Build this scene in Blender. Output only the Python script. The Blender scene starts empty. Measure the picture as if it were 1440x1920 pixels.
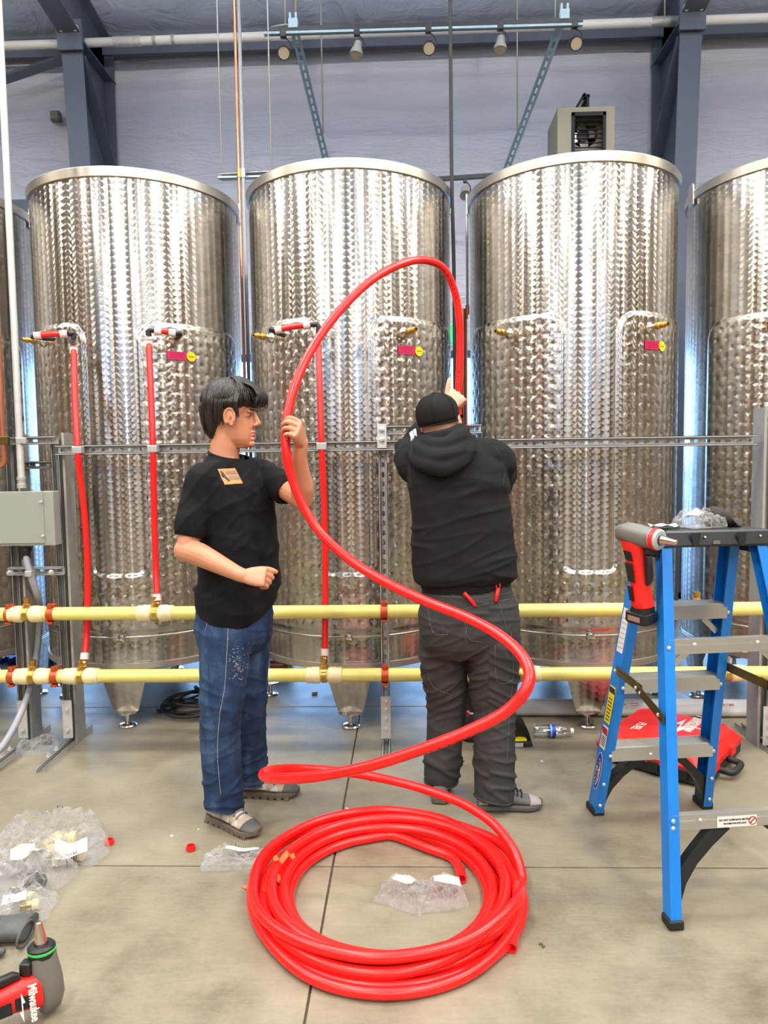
import bpy, bmesh, math, random
import numpy as np
from mathutils import Vector, Matrix, noise
from mathutils.bvhtree import BVHTree
R = math.radians
PI = math.pi
random.seed(7)
scene = bpy.context.scene
col = scene.collection

# ------------------------------------------------------------------ camera
CAM_H, FPX = 1.47, 1340.0
yaw, pitch, roll = R(1.8), math.atan(95 / FPX), R(0.8)
FW = Vector((-math.sin(yaw) * math.cos(pitch), math.cos(yaw) * math.cos(pitch), -math.sin(pitch)))
_r = Vector((math.cos(yaw), math.sin(yaw), 0)); _u = _r.cross(FW)
RT = _r * math.cos(roll) - _u * math.sin(roll)
UP = _u * math.cos(roll) + _r * math.sin(roll)
EYE = Vector((0, 0, CAM_H))
cd = bpy.data.cameras.new('camera'); cam = bpy.data.objects.new('camera', cd); col.objects.link(cam)
cd.sensor_fit = 'VERTICAL'; cd.sensor_height = 24.0; cd.lens = 24.0 * FPX / 1920.0
cd.clip_start = 0.05; cd.clip_end = 200
m3 = Matrix((RT, UP, -FW)).transposed()
cam.matrix_world = Matrix.Translation(EYE) @ m3.to_4x4()
scene.camera = cam

# ------------------------------------------------------------------ sky, exposure, lamps
scene.view_settings.view_transform = 'Standard'
scene.view_settings.look = 'None'
scene.view_settings.exposure = 0.38
scene.view_settings.gamma = 1.0
scene.view_settings.use_curve_mapping = False
scene.cycles.use_denoising = True
scene.cycles.max_bounces = 10
scene.cycles.glossy_bounces = 6
scene.cycles.transparent_max_bounces = 24
scene.cycles.sample_clamp_indirect = 6.0
scene.cycles.caustics_reflective = False
scene.cycles.caustics_refractive = False
SKY_COLOR, SKY_STRENGTH = (0.30, 0.56, 1.0), 6.0
LAMP_POWER, LAMP_COLOR = 112.0, (1.0, 0.93, 0.80)
LAMP_SPOTS = [(x, y) for y in (0.1, -3.9, -7.9) for x in (-5.2, -1.6, 2.0, 5.6)] + [(x, 3.0) for x in (-5.2, -1.6, 2.0, 5.6)]  # row nearest the tanks is added to brighten ceiling and upper wall
LAMP_Z = 5.3
world = bpy.data.worlds.new('sky'); scene.world = world; world.use_nodes = True
wb = world.node_tree.nodes['Background']
wb.inputs[0].default_value = (*SKY_COLOR, 1); wb.inputs[1].default_value = SKY_STRENGTH

# ------------------------------------------------------------------ helpers
def px(x, y):
    return FW + RT * ((x - 720) / FPX) + UP * ((960 - y) / FPX)
def at(x, y, Y):
    d = px(x, y); return EYE + d * (Y / d.y)
def fl(x, y, z=0.0):
    d = px(x, y); return EYE + d * ((z - CAM_H) / d.z)
def V(*a): return Vector(a)

def wm(o):
    return (wm(o.parent) @ o.matrix_basis) if o.parent else o.matrix_basis.copy()

class MB:
    def __init__(s): s.v = []; s.f = []; s.uv = None
    def add(s, vs, fs):
        n = len(s.v); s.v += [tuple(v) for v in vs]; s.f += [tuple(i + n for i in f) for f in fs]; return s
    def box(s, c, size, rot=None, ax=None):
        c = Vector(c); h = [k / 2 for k in size]
        M = Matrix.Identity(3)
        if rot: M = Matrix.Rotation(rot[2], 3, 'Z') @ Matrix.Rotation(rot[1], 3, 'Y') @ Matrix.Rotation(rot[0], 3, 'X')
        if ax: M = Matrix(ax).transposed()
        vs = [c + M @ Vector((i * h[0], j * h[1], k * h[2])) for i in (-1, 1) for j in (-1, 1) for k in (-1, 1)]
        return s.add(vs, [(0, 1, 3, 2), (4, 6, 7, 5), (0, 4, 5, 1), (2, 3, 7, 6), (0, 2, 6, 4), (1, 5, 7, 3)])
    def bbox(s, c, size, b=0.005, rot=None):
        """box with chamfered edges"""
        bm = bmesh.new(); bmesh.ops.create_cube(bm, size=1)
        for v in bm.verts: v.co = Vector((v.co.x * size[0], v.co.y * size[1], v.co.z * size[2]))
        bmesh.ops.bevel(bm, geom=list(bm.edges), offset=b, segments=2, affect='EDGES', profile=.6)
        M = Matrix.Identity(3)
        if rot: M = Matrix.Rotation(rot[2], 3, 'Z') @ Matrix.Rotation(rot[1], 3, 'Y') @ Matrix.Rotation(rot[0], 3, 'X')
        bm.verts.index_update()
        vs = [Vector(c) + M @ v.co for v in bm.verts]; fs = [[v.index for v in f.verts] for f in bm.faces]
        bm.free(); return s.add(vs, fs)
    def loft(s, rings, caps=True, closed=True):
        n = len(rings[0]); vs = [v for r in rings for v in r]; fs = []
        for i in range(len(rings) - 1):
            for j in range(n if closed else n - 1):
                k = (j + 1) % n
                fs.append((i * n + j, i * n + k, (i + 1) * n + k, (i + 1) * n + j))
        if caps:
            fs.append(tuple(range(n - 1, -1, -1))); b = (len(rings) - 1) * n
            fs.append(tuple(range(b, b + n)))
        return s.add(vs, fs)
    def tube(s, pts, r, n=10, caps=True, closed=False):
        pts = [Vector(p) for p in pts]; rs = r if isinstance(r, (list, tuple)) else [r] * len(pts)
        N = len(pts); rings = []; prev = None
        for i, p in enumerate(pts):
            if closed: t = pts[(i + 1) % N] - pts[i - 1]
            else: t = pts[min(i + 1, N - 1)] - pts[max(i - 1, 0)]
            if t.length < 1e-9: t = Vector((0, 0, 1))
            t.normalize()
            if prev is None:
                a = Vector((0, 0, 1)) if abs(t.z) < .9 else Vector((1, 0, 0))
                a = (a - t * a.dot(t)).normalized()
            else:
                a = prev - t * prev.dot(t)
                a = a.normalized() if a.length > 1e-6 else t.orthogonal().normalized()
            prev = a; b = t.cross(a)
            rings.append([p + (a * math.cos(2 * PI * k / n) + b * math.sin(2 * PI * k / n)) * rs[i] for k in range(n)])
        if closed: rings.append(rings[0])
        return s.loft(rings, caps and not closed)
    def lathe(s, prof, c=(0, 0, 0), axis=(0, 0, 1), n=24, caps=True):
        ax = Vector(axis).normalized(); a = ax.orthogonal().normalized()
        if abs(ax.z) > .99: a = Vector((1, 0, 0))
        b = ax.cross(a); c = Vector(c)
        return s.loft([[c + ax * z + (a * math.cos(2 * PI * k / n) + b * math.sin(2 * PI * k / n)) * r for k in range(n)] for r, z in prof], caps)
    def cyl(s, p0, p1, r, n=12): return s.tube([p0, p1], r, n)
    def ell(s, c, rad, n=14, m=10, ax=None):
        c = Vector(c); M = Matrix(ax).transposed() if ax else Matrix.Identity(3)
        vs = []; fs = []
        for i in range(1, m):
            th = PI * i / m
            for j in range(n):
                ph = 2 * PI * j / n
                vs.append(c + M @ Vector((rad[0] * math.sin(th) * math.cos(ph), rad[1] * math.sin(th) * math.sin(ph), rad[2] * math.cos(th))))
        top = len(vs); vs.append(c + M @ Vector((0, 0, rad[2]))); vs.append(c + M @ Vector((0, 0, -rad[2])))
        for i in range(m - 2):
            for j in range(n):
                k = (j + 1) % n; fs.append((i * n + j, (i + 1) * n + j, (i + 1) * n + k, i * n + k))
        for j in range(n):
            k = (j + 1) % n; fs.append((top, j, k)); fs.append((top + 1, (m - 2) * n + k, (m - 2) * n + j))
        return s.add(vs, fs)
    def prism(s, poly, d):
        """poly: list of 3D points, extruded by vector d"""
        n = len(poly); d = Vector(d); vs = [Vector(p) for p in poly]; vs += [p + d for p in vs]
        fs = [tuple(range(n)), tuple(range(2 * n - 1, n - 1, -1))] + [(i, i + n, (i + 1) % n + n, (i + 1) % n) for i in range(n)]
        return s.add(vs, fs)
    def build(s, name, m=None, parent=None, smooth=False, angle=None, loc=None):
        me = bpy.data.meshes.new(name)
        vs = s.v
        if parent is not None:
            Mi = wm(parent).inverted(); vs = [Mi @ Vector(v) for v in vs]
        elif loc is not None:
            L = Vector(loc); vs = [Vector(v) - L for v in vs]
        me.from_pydata([tuple(v) for v in vs], [], s.f); me.update()
        bm = bmesh.new(); bm.from_mesh(me); bmesh.ops.recalc_face_normals(bm, faces=bm.faces); bm.to_mesh(me); bm.free()
        o = bpy.data.objects.new(name, me); col.objects.link(o)
        if m: me.materials.append(m)
        if parent is not None: o.parent = parent
        elif loc is not None: o.location = loc
        if smooth: shade(me, angle)
        return o

def shade(me, angle=None):
    me.polygons.foreach_set('use_smooth', [True] * len(me.polygons))
    if angle:
        bm = bmesh.new(); bm.from_mesh(me)
        for e in bm.edges:
            if len(e.link_faces) == 2 and e.calc_face_angle(0) > angle: e.smooth = False
        bm.to_mesh(me); bm.free()

def thing(name, label, cat, loc=(0, 0, 0), rz=0, group=None):
    o = bpy.data.objects.new(name, None); col.objects.link(o); o.empty_display_size = .1
    o.location = loc; o.rotation_euler = (0, 0, rz); return tag(o, label, cat, group)
def tag(o, label=None, cat=None, group=None, kind=None):
    if label: o['label'] = label
    if cat: o['category'] = cat
    if group: o['group'] = group
    if kind: o['kind'] = kind
    return o
def copy_tree(o, parent=None):
    c = o.copy(); col.objects.link(c)
    if parent is not None: c.parent = parent
    for ch in list(o.children): copy_tree(ch, c)
    return c
def catmull(pts, n=8, closed=False):
    pts = [Vector(p) for p in pts]; out = []; N = len(pts)
    rng = range(N if closed else N - 1)
    for i in rng:
        p0 = pts[i - 1] if (closed or i > 0) else pts[0] * 2 - pts[1]
        p1, p2 = pts[i], pts[(i + 1) % N]
        p3 = pts[(i + 2) % N] if (closed or i + 2 < N) else p2 * 2 - p1
        for k in range(n):
            t = k / n
            out.append(.5 * ((2 * p1) + (p2 - p0) * t + (2 * p0 - 5 * p1 + 4 * p2 - p3) * t * t + (3 * p1 - p0 - 3 * p2 + p3) * t ** 3))
    if not closed: out.append(pts[-1])
    return out

# ------------------------------------------------------------------ materials
def lin(c): return tuple(((v / 255) / 12.92 if v / 255 <= .04045 else ((v / 255 + .055) / 1.055) ** 2.4) for v in c)
def mat(name, rgb, rough=.5, metal=0.0, var=0.0, scale=20.0, bump=0.0, bscale=200.0, spec=None, coat=0.0, stretch=None, detail=4):
    m = bpy.data.materials.new(name); m.use_nodes = True; nt = m.node_tree; b = nt.nodes['Principled BSDF']
    c = lin(rgb); b.inputs['Base Color'].default_value = (*c, 1); b.inputs['Roughness'].default_value = rough; b.inputs['Metallic'].default_value = metal
    if spec is not None: b.inputs['Specular IOR Level'].default_value = spec
    if coat: b.inputs['Coat Weight'].default_value = coat; b.inputs['Coat Roughness'].default_value = .08
    if var or bump:
        tc = nt.nodes.new('ShaderNodeTexCoord'); mp = nt.nodes.new('ShaderNodeMapping')
        nt.links.new(tc.outputs['Object'], mp.inputs[0])
        if stretch: mp.inputs['Scale'].default_value = stretch
    if var:
        n = nt.nodes.new('ShaderNodeTexNoise'); n.inputs['Scale'].default_value = scale; n.inputs['Detail'].default_value = detail
        nt.links.new(mp.outputs[0], n.inputs['Vector'])
        r = nt.nodes.new('ShaderNodeMix'); r.data_type = 'RGBA'
        r.inputs[6].default_value = (*[max(0, k * (1 - var)) for k in c], 1); r.inputs[7].default_value = (*[min(1, k * (1 + var)) for k in c], 1)
        nt.links.new(n.outputs['Fac'], r.inputs[0]); nt.links.new(r.outputs[2], b.inputs['Base Color'])
    if bump:
        n = nt.nodes.new('ShaderNodeTexNoise'); n.inputs['Scale'].default_value = bscale; n.inputs['Detail'].default_value = 5
        nt.links.new(mp.outputs[0], n.inputs['Vector'])
        bp = nt.nodes.new('ShaderNodeBump'); bp.inputs['Strength'].default_value = bump; bp.inputs['Distance'].default_value = .01
        nt.links.new(n.outputs['Fac'], bp.inputs['Height']); nt.links.new(bp.outputs[0], b.inputs['Normal'])
    return m
class NG:
    """tiny node-graph writer"""
    def __init__(s, nt): s.nt = nt
    def n(s, t, **kw):
        nd = s.nt.nodes.new(t)
        for k, v in kw.items(): setattr(nd, k, v)
        return nd
    def put(s, sock, v):
        if hasattr(v, 'is_output'): s.nt.links.new(v, sock)
        else: sock.default_value = v
    def m(s, op, a, b=0.0, c=None):
        nd = s.n('ShaderNodeMath', operation=op); s.put(nd.inputs[0], a); s.put(nd.inputs[1], b)
        if c is not None: s.put(nd.inputs[2], c)
        return nd.outputs[0]
    def vm(s, op, a, b=None, sc=None):
        nd = s.n('ShaderNodeVectorMath', operation=op); s.put(nd.inputs[0], a)
        if b is not None: s.put(nd.inputs[1], b)
        if sc is not None: s.put(nd.inputs['Scale'], sc)
        return nd.outputs[0]
    def mix(s, f, a, b):
        nd = s.n('ShaderNodeMix', data_type='RGBA'); s.put(nd.inputs[0], f); s.put(nd.inputs[6], a); s.put(nd.inputs[7], b); return nd.outputs[2]
    def noise(s, vec, sc, det=4, rough=.5, dist=0.0):
        nd = s.n('ShaderNodeTexNoise'); s.put(nd.inputs['Vector'], vec); nd.inputs['Scale'].default_value = sc
        nd.inputs['Detail'].default_value = det; nd.inputs['Roughness'].default_value = rough; nd.inputs['Distortion'].default_value = dist; return nd.outputs['Fac']
    def ramp(s, f, stops):
        nd = s.n('ShaderNodeValToRGB'); s.put(nd.inputs[0], f); e = nd.color_ramp.elements
        while len(e) < len(stops): e.new(.5)
        for i, (p, c) in enumerate(stops): e[i].position = p; e[i].color = (*c, 1)
        return nd.outputs[0]
def newmat(name):
    m = bpy.data.materials.new(name); m.use_nodes = True
    return m, NG(m.node_tree), m.node_tree.nodes['Principled BSDF']

M = {}
M['galv'] = mat('galvanised steel', (206, 206, 204), .42, .35, .18, 30)
M['galv_dark'] = mat('weathered galvanised steel', (168, 166, 160), .5, .35, .2, 25)
M['zinc'] = mat('bright zinc', (210, 211, 210), .3, .6)
M['steel'] = mat('polished steel', (215, 210, 200), .18, 1.0)
M['brass'] = mat('brass', (200, 160, 80), .3, .95, .1, 60)
M['copper'] = mat('copper', (215, 140, 105), .3, .9, .12, 30)
M['red_pex'] = mat('red plastic pipe', (240, 30, 30), .32, 0, spec=.5)
M['white_ring'] = mat('white plastic ring', (235, 215, 210), .45)
M['black_plastic'] = mat('black plastic', (28, 28, 29), .42, 0, .15, 60)
M['black_matte'] = mat('black matte', (22, 22, 23), .75)
M['black_rubber'] = mat('black rubber', (26, 26, 27), .6)
M['yellow_pipe'] = mat('pale yellow pipe', (226, 214, 122), .3, 0, .03, 4)
M['cream'] = mat('cream plastic', (236, 220, 172), .42)
M['orange_clamp'] = mat('copper orange clamp', (190, 78, 36), .38, .35)
M['dark_steel'] = mat('dark grey painted steel', (82, 90, 106), .5, 0, .08, 6)
M['white_pvc'] = mat('white pipe', (226, 226, 226), .4)
M['grey_paint'] = mat('grey enamel', (150, 152, 146), .45)
M['grey_conduit'] = mat('grey flexible conduit', (150, 150, 158), .5)
M['blue_fg'] = mat('blue fibreglass', (20, 122, 212), .38, 0, .06, 8)
M['alu'] = mat('brushed aluminium', (205, 205, 203), .33, .9, .08, 60, stretch=(1, 12, 12))
M['brown_zinc'] = mat('yellow zinc plated steel', (120, 100, 55), .35, .85, .3, 20)
M['white_lbl'] = mat('white label', (232, 232, 228), .5)
M['yellow_lbl'] = mat('yellow label', (240, 215, 20), .5)
M['magenta'] = mat('magenta label', (214, 20, 95), .5)
M['magenta_dark'] = mat('dark magenta print', (150, 10, 62), .5)
M['ink'] = mat('dark print', (45, 40, 40), .6)
M['blue_lbl'] = mat('blue label', (40, 60, 170), .45)
M['red_paint'] = mat('red plastic', (226, 34, 28), .42, 0, .04, 30, .05, 400)
M['tool_grey'] = mat('grey tool casting', (112, 110, 104), .5, .1, .06, 50)
M['lgt_grey'] = mat('light grey plastic', (175, 176, 176), .45)
# ================================================================== setting
def concrete():
    m, g, b = newmat('polished concrete')
    co = g.n('ShaderNodeTexCoord').outputs['Object']
    big = g.noise(co, .9, 5, .6, .4); mid = g.noise(co, 4.5, 6, .65, .3); fine = g.noise(co, 60, 4, .7)
    scr = g.noise(g.vm('MULTIPLY', co, (3, 14, 1)), 3, 5, .7, 1.2)
    f = g.m('ADD', g.m('MULTIPLY', big, .45), g.m('ADD', g.m('MULTIPLY', mid, .3), g.m('ADD', g.m('MULTIPLY', scr, .15), g.m('MULTIPLY', fine, .1))))
    c = g.ramp(f, [(.36, lin((96, 88, 72))), (.48, lin((128, 120, 101))), (.6, lin((147, 138, 119)))])
    spot = g.m('GREATER_THAN', g.noise(co, 26, 2, .5), .76)
    c = g.mix(g.m('MULTIPLY', spot, .3), c, (*lin((110, 96, 78)), 1))
    g.put(b.inputs['Base Color'], c)
    g.put(b.inputs['Roughness'], g.m('ADD', g.m('MULTIPLY', mid, .35), .22))
    b.inputs['Specular IOR Level'].default_value = .5
    bp = g.n('ShaderNodeBump'); bp.inputs['Strength'].default_value = .08; bp.inputs['Distance'].default_value = .004
    g.put(bp.inputs['Height'], g.m('ADD', fine, mid)); g.put(b.inputs['Normal'], bp.outputs[0])
    return m
M['concrete'] = concrete()
M['joint'] = mat('joint filler', (92, 76, 58), .85, 0, .4, 40)
floor = MB().box((0, -1.6, -.06), (18, 17, .1)).build('floor', M['joint']); tag(floor, kind='structure')
XS = [-9, -3.7, -.284, 3.13, 9]; YS = [-10, -4.3, -.9, .8, 2.5, 4.2, 5.9, 6.85]
for i in range(len(XS) - 1):
    for j in range(len(YS) - 1):
        g_ = .0035
        x0, x1, y0, y1 = XS[i] + g_, XS[i + 1] - g_, YS[j] + g_, YS[j + 1] - g_
        MB().bbox(((x0 + x1) / 2, (y0 + y1) / 2, -.0125), (x1 - x0, y1 - y0, .025), .003).build('floor_slab', M['concrete'], floor)

def vinyl(name, rgb, warm=None):
    m, g, b = newmat(name)
    co = g.n('ShaderNodeTexCoord').outputs['Object']
    n = g.noise(co, 1.2, 4); c0 = lin(rgb)
    g.put(b.inputs['Base Color'], g.mix(n, (*[k * .92 for k in c0], 1), (*[min(1, k * 1.06) for k in c0], 1)))
    b.inputs['Roughness'].default_value = .42
    w = g.noise(g.vm('MULTIPLY', co, (1.3, 1.3, 5)), 2.2, 5, .6, 1.0)
    bp = g.n('ShaderNodeBump'); bp.inputs['Strength'].default_value = .45; bp.inputs['Distance'].default_value = .05
    g.put(bp.inputs['Height'], w); g.put(b.inputs['Normal'], bp.outputs[0]); return m
M['vinyl'] = vinyl('white insulation facing', (205, 208, 222))
M['tan_wall'] = mat('tan painted wall', (122, 100, 76), .7, 0, .1, 2)
M['dark_wood'] = mat('dark stained wood', (84, 64, 48), .6, 0, .3, 5)
M['vinyl_daylit'] = vinyl('white roof facing tinted by daylight', (196, 210, 236))  # same white facing as the wall, blue daylight put into its colour
YW = 6.85; EAVE = 5.42
def wavy(x0, x1, z0, z1, y, nx, nz, girts):
    vs, fs = [], []
    for k in range(nz + 1):
        for i in range(nx + 1):
            x = x0 + (x1 - x0) * i / nx; z = z0 + (z1 - z0) * k / nz
            d = min(abs(z - gz) for gz in girts)
            puff = .05 * min(1, d / .5)
            wr = noise.noise(Vector((x * .9, z * 5.5, 3.1))) * .012 * max(.3, 1 - d / .9) + noise.noise(Vector((x * 2.6 + z * 1.5, z * 2.2, 9))) * .012
            sx = abs(((x + 20.65) % 1.52) - .76); wr += -.012 * math.exp(-((.76 - sx) / .03) ** 2)
            vs.append((x, y - puff - wr, z))
    for k in range(nz):
        for i in range(nx):
            a = k * (nx + 1) + i; fs.append((a, a + 1, a + nx + 2, a + nx + 1))
    return vs, fs
# wall with a band of windows low down: insulation above, piers between windows
wall = MB()
wall.add(*wavy(-9, 9, 2.5, EAVE + .05, YW, 220, 70, (2.5, 4.05, 5.4)))
wall.box((0, YW + .12, 4.0), (18, .1, 3.0))
WIN = [(-6.6, -4.7), (-4.5, -3.0), (-2.4, -.4), (-.15, 1.85), (2.55, 4.4), (4.7, 6.6)]
edges = [-9] + [e for w in WIN for e in w] + [9]
for i in range(0, len(edges), 2):
    wall.box(((edges[i] + edges[i + 1]) / 2, YW + .05, 1.25), (edges[i + 1] - edges[i], .24, 2.5))
wall.box((0, YW + .05, .06), (18, .24, .12))
tag(wall.build('wall_back', M['vinyl'], smooth=True, angle=R(30)), kind='structure')
gm, g, b = newmat('window glass')
nt = gm.node_tree; out = nt.nodes['Material Output']
tr = g.n('ShaderNodeBsdfTransparent'); gl = g.n('ShaderNodeBsdfGlossy'); gl.inputs['Roughness'].default_value = .02
fr = g.n('ShaderNodeFresnel'); fr.inputs[0].default_value = 1.45; mx = g.n('ShaderNodeMixShader')
g.put(mx.inputs[0], fr.outputs[0]); g.put(mx.inputs[1], tr.outputs[0]); g.put(mx.inputs[2], gl.outputs[0]); g.put(out.inputs[0], mx.outputs[0])
M['glass'] = gm
M['frame_blue'] = mat('dark window frame', (60, 66, 78), .45)
for n_, (a, b_) in enumerate(WIN):
    w = thing('window_%d' % (n_ + 1), None, None, (0, 0, 0)); tag(w, kind='structure')
    f = MB(); c = (a + b_) / 2; ww = b_ - a
    for x in (a + .03, c, b_ - .03): f.box((x, YW + .03, 1.3), (.06, .1, 2.4))
    for z in (.15, 1.3, 2.47): f.box((c, YW + .03, z), (ww, .1, .06))
    f.build('window_frame', M['frame_blue'], w)
    for (x0, x1) in ((a, c), (c, b_)):
        for (z0, z1) in ((.15, 1.3), (1.3, 2.47)):
            MB().box(((x0 + x1) / 2, YW + .05, (z0 + z1) / 2), (x1 - x0 - .06, .008, z1 - z0 - .06)).build('window_pane', M['glass'], w)
tag(MB().box((0, 20, -.25), (60, 26, .1)).build('ground_outside', mat('outside asphalt', (120, 125, 132), .8)), kind='structure')
for s, nm in ((-1, 'left'), (1, 'right')):
    tag(MB().box((9.05 * s, -1.6, 3.5), (.1, 17, 7)).build('wall_' + nm, M['tan_wall']), kind='structure')
fwm = MB().box((0, -10.05, 1.75), (18, .1, 3.5)).box((0, -10.05, 6.1), (18, .1, 1.8))
FWIN = [(-7.2, -5.4), (-2.4, -1.2), (1.5, 2.9), (5.4, 7.2)]
ed = [-9] + [e for w in FWIN for e in w] + [9]
for i in range(0, len(ed), 2): fwm.box(((ed[i] + ed[i + 1]) / 2, -10.05, 4.35), (ed[i + 1] - ed[i], .1, 1.7))
tag(fwm.build('wall_front', M['tan_wall']), kind='structure')
for k, (a, b_) in enumerate(FWIN):
    w = thing('window_%d' % (7 + k), None, None); tag(w, kind='structure'); f = MB(); c = (a + b_) / 2
    for x in (a + .03, c, b_ - .03): f.box((x, -10.03, 4.35), (.06, .1, 1.7))
    for z in (3.53, 5.17): f.box((c, -10.03, z), (b_ - a, .1, .06))
    f.build('window_frame', M['frame_blue'], w)
    for x0, x1 in ((a, c), (c, b_)): MB().box(((x0 + x1) / 2, -10.05, 4.35), (x1 - x0 - .06, .008, 1.62)).build('window_pane', M['glass'], w)
for n_, x in enumerate((-4.5, 4.5)):
    d = MB().box((x, -9.97, 1.6), (3.2, .06, 3.2)).build('door_%d' % (n_ + 1), M['dark_wood']); tag(d, kind='structure')
    for k in range(1, 5): MB().box((x, -9.935, k * .64), (3.2, .02, .03)).build('door_rail', M['dark_steel'], d)
# roof: two slopes with insulation that sags between purlins
RS = .17
def roofz(y): return EAVE + RS * (YW - y) if y > -1.6 else EAVE + RS * (YW + 1.6) - RS * (-1.6 - y)
c_ = MB(); vs, fs = [], []; nx, ny = 60, 200
for j in range(ny + 1):
    y = YW + .1 - 17 * j / ny
    for i in range(nx + 1):
        x = -9 + 18 * i / nx
        ph = ((YW - y) % 1.5) / 1.5
        sag = .09 * math.sin(PI * ph) + .015 * noise.noise(Vector((x * 4 + y * 3, y * 3, 1)))
        vs.append((x, y, roofz(y) - sag))
for j in range(ny):
    for i in range(nx):
        a = j * (nx + 1) + i; fs.append((a, a + 1, a + nx + 2, a + nx + 1))
c_.add(vs, fs)
for (y0, y1) in ((YW + .2, -1.6), (-1.6, -10.2)):
    c_.add([(x, y, roofz(max(-10.2, min(YW + .2, y))) + dz) for dz in (.1, .2) for y in (y0, y1) for x in (-9.1, 9.1)],
           [(0, 1, 3, 2), (4, 6, 7, 5), (0, 4, 5, 1), (1, 5, 7, 3), (3, 7, 6, 2), (2, 6, 4, 0)])
tag(c_.build('ceiling', M['vinyl_daylit'], smooth=True, angle=R(40)), kind='structure')

# steel frame: tapered columns, knee, rafters
def frame(xc, n_):
    fw = .088; t = .012
    tr_ = thing('trim_%d' % n_, None, None); tag(tr_, kind='structure')
    yb = 6.74
    zt = 4.98
    yf = lambda z: 6.42 - .34 * z / zt
    c = MB()
    ang = math.atan(.34 / zt)
    c.add([(xc + s * fw, yf(z) + d, z) for z in (0, zt) for d in (0, t) for s in (-1, 1)], [(0, 1, 3, 2), (4, 6, 7, 5), (0, 4, 5, 1), (1, 5, 7, 3), (3, 7, 6, 2), (2, 6, 4, 0)])
    c.box((xc, yb, (zt + .4) / 2), (2 * fw, t, zt + .4))
    c.add([(xc + s * .004, y, z) for s in (-1, 1) for (y, z) in ((yf(0) + t, 0), (yb, 0), (yb, zt + .35), (yf(zt) + t, zt))], [(0, 1, 2, 3), (7, 6, 5, 4), (0, 4, 5, 1), (1, 5, 6, 2), (2, 6, 7, 3), (3, 7, 4, 0)])
    # stiffener running diagonally over the web and knee end plate
    c.box((xc, 6.42, zt + .0), (2 * fw, .72, t)); c.box((xc, yf(zt) - .02, zt + .02), (2 * fw + .03, .03, .24))
    c.build('column', M['dark_steel'], tr_)
    d_ = MB()
    for s in (-1, 1):
        p0 = Vector((xc + s * .055, yf(zt - .1) + .02, zt - .12)); p1 = Vector((xc + s * .055, yb - .02, zt - .85))
        d_.box((p0 + p1) / 2, (.1, .012, (p1 - p0).length), ax=(Vector((1, 0, 0)), (p1 - p0).normalized().cross(Vector((1, 0, 0))), (p1 - p0).normalized()))
    d_.build('stiffener', M['dark_steel'], tr_)
    r = MB(); y0, y1 = yf(zt) + .05, -1.6
    zb = lambda y: zt + .02 + (RS - .01) * (y0 - y); zu = lambda y: roofz(y) - .12
    r.add([(xc + s * fw, y, zb(y) + d) for y in (y0, y1) for d in (0, t) for s in (-1, 1)], [(0, 1, 3, 2), (4, 6, 7, 5), (0, 4, 5, 1), (1, 5, 7, 3), (3, 7, 6, 2), (2, 6, 4, 0)])
    r.add([(xc + s * .004, y, z) for s in (-1, 1) for (y, z) in ((y0 + .6, zb(y0)), (y0 + .6, zu(y0 + .6)), (y1, zu(y1)), (y1, zb(y1)))], [(0, 1, 2, 3), (7, 6, 5, 4), (0, 4, 5, 1), (1, 5, 6, 2), (2, 6, 7, 3), (3, 7, 4, 0)])
    r.add([(xc + s * fw, y, zu(y) + d) for y in (y0 + .6, y1) for d in (0, t) for s in (-1, 1)], [(0, 1, 3, 2), (4, 6, 7, 5), (0, 4, 5, 1), (1, 5, 7, 3), (3, 7, 6, 2), (2, 6, 4, 0)])
    r.build('rafter', M['dark_steel'], tr_)
    for s in (-1, 1):
        for dz in (.06,):
            MB().lathe([(.03, 0), (.03, .02), (.018, .03)], (xc + s * .06, yf(zt) - .035, zt + dz), (0, -1, 0), 8).build('bolt', M['galv_dark'], tr_)
frame(-2.72, 1); frame(2.335, 2)
tag(MB().box((0, 6.73, 5.275), (18, .06, .16)).build('trim_3', M['dark_steel']), kind='structure')      # eave beam
tag(MB().box((-5.6, 6.7, 3.83), (5.6, .14, .16)).build('trim_4', M['dark_steel']), kind='structure')   # girt left of column
# flange brace left of the left column
b0, b1 = at(-40, 165, 6.3), at(128, 108, 6.45)
tag(MB().tube([b0, b1], .045, 4).build('trim_5', M['dark_steel']), kind='structure')

# white pipe under the roof along the eave
wp = thing('sprinkler_pipe', 'long white pipe running along the dark eave beam under the roof', 'pipe', (0, 6.35, 5.13))
def wpz(x): return at(x, 88 - 53 * x / 1440 - 1.5, 6.35)
pL, pR = wpz(-300), wpz(1740)
MB().tube([pL, pR], .036, 14).build('pipe', M['white_pvc'], wp, True, R(40))
for x, w_, mm in ((239, .24, M['galv']), (290, .03, M['galv_dark']), (325, .03, M['galv_dark']), (1245, .22, M['zinc']), (540, .1, M['zinc'])):
    p = wpz(x); MB().tube([p - Vector((w_ / 2, 0, 0)), p + Vector((w_ / 2, 0, 0))], .041, 14).build('coupling', mm, wp, True, R(40))

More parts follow.
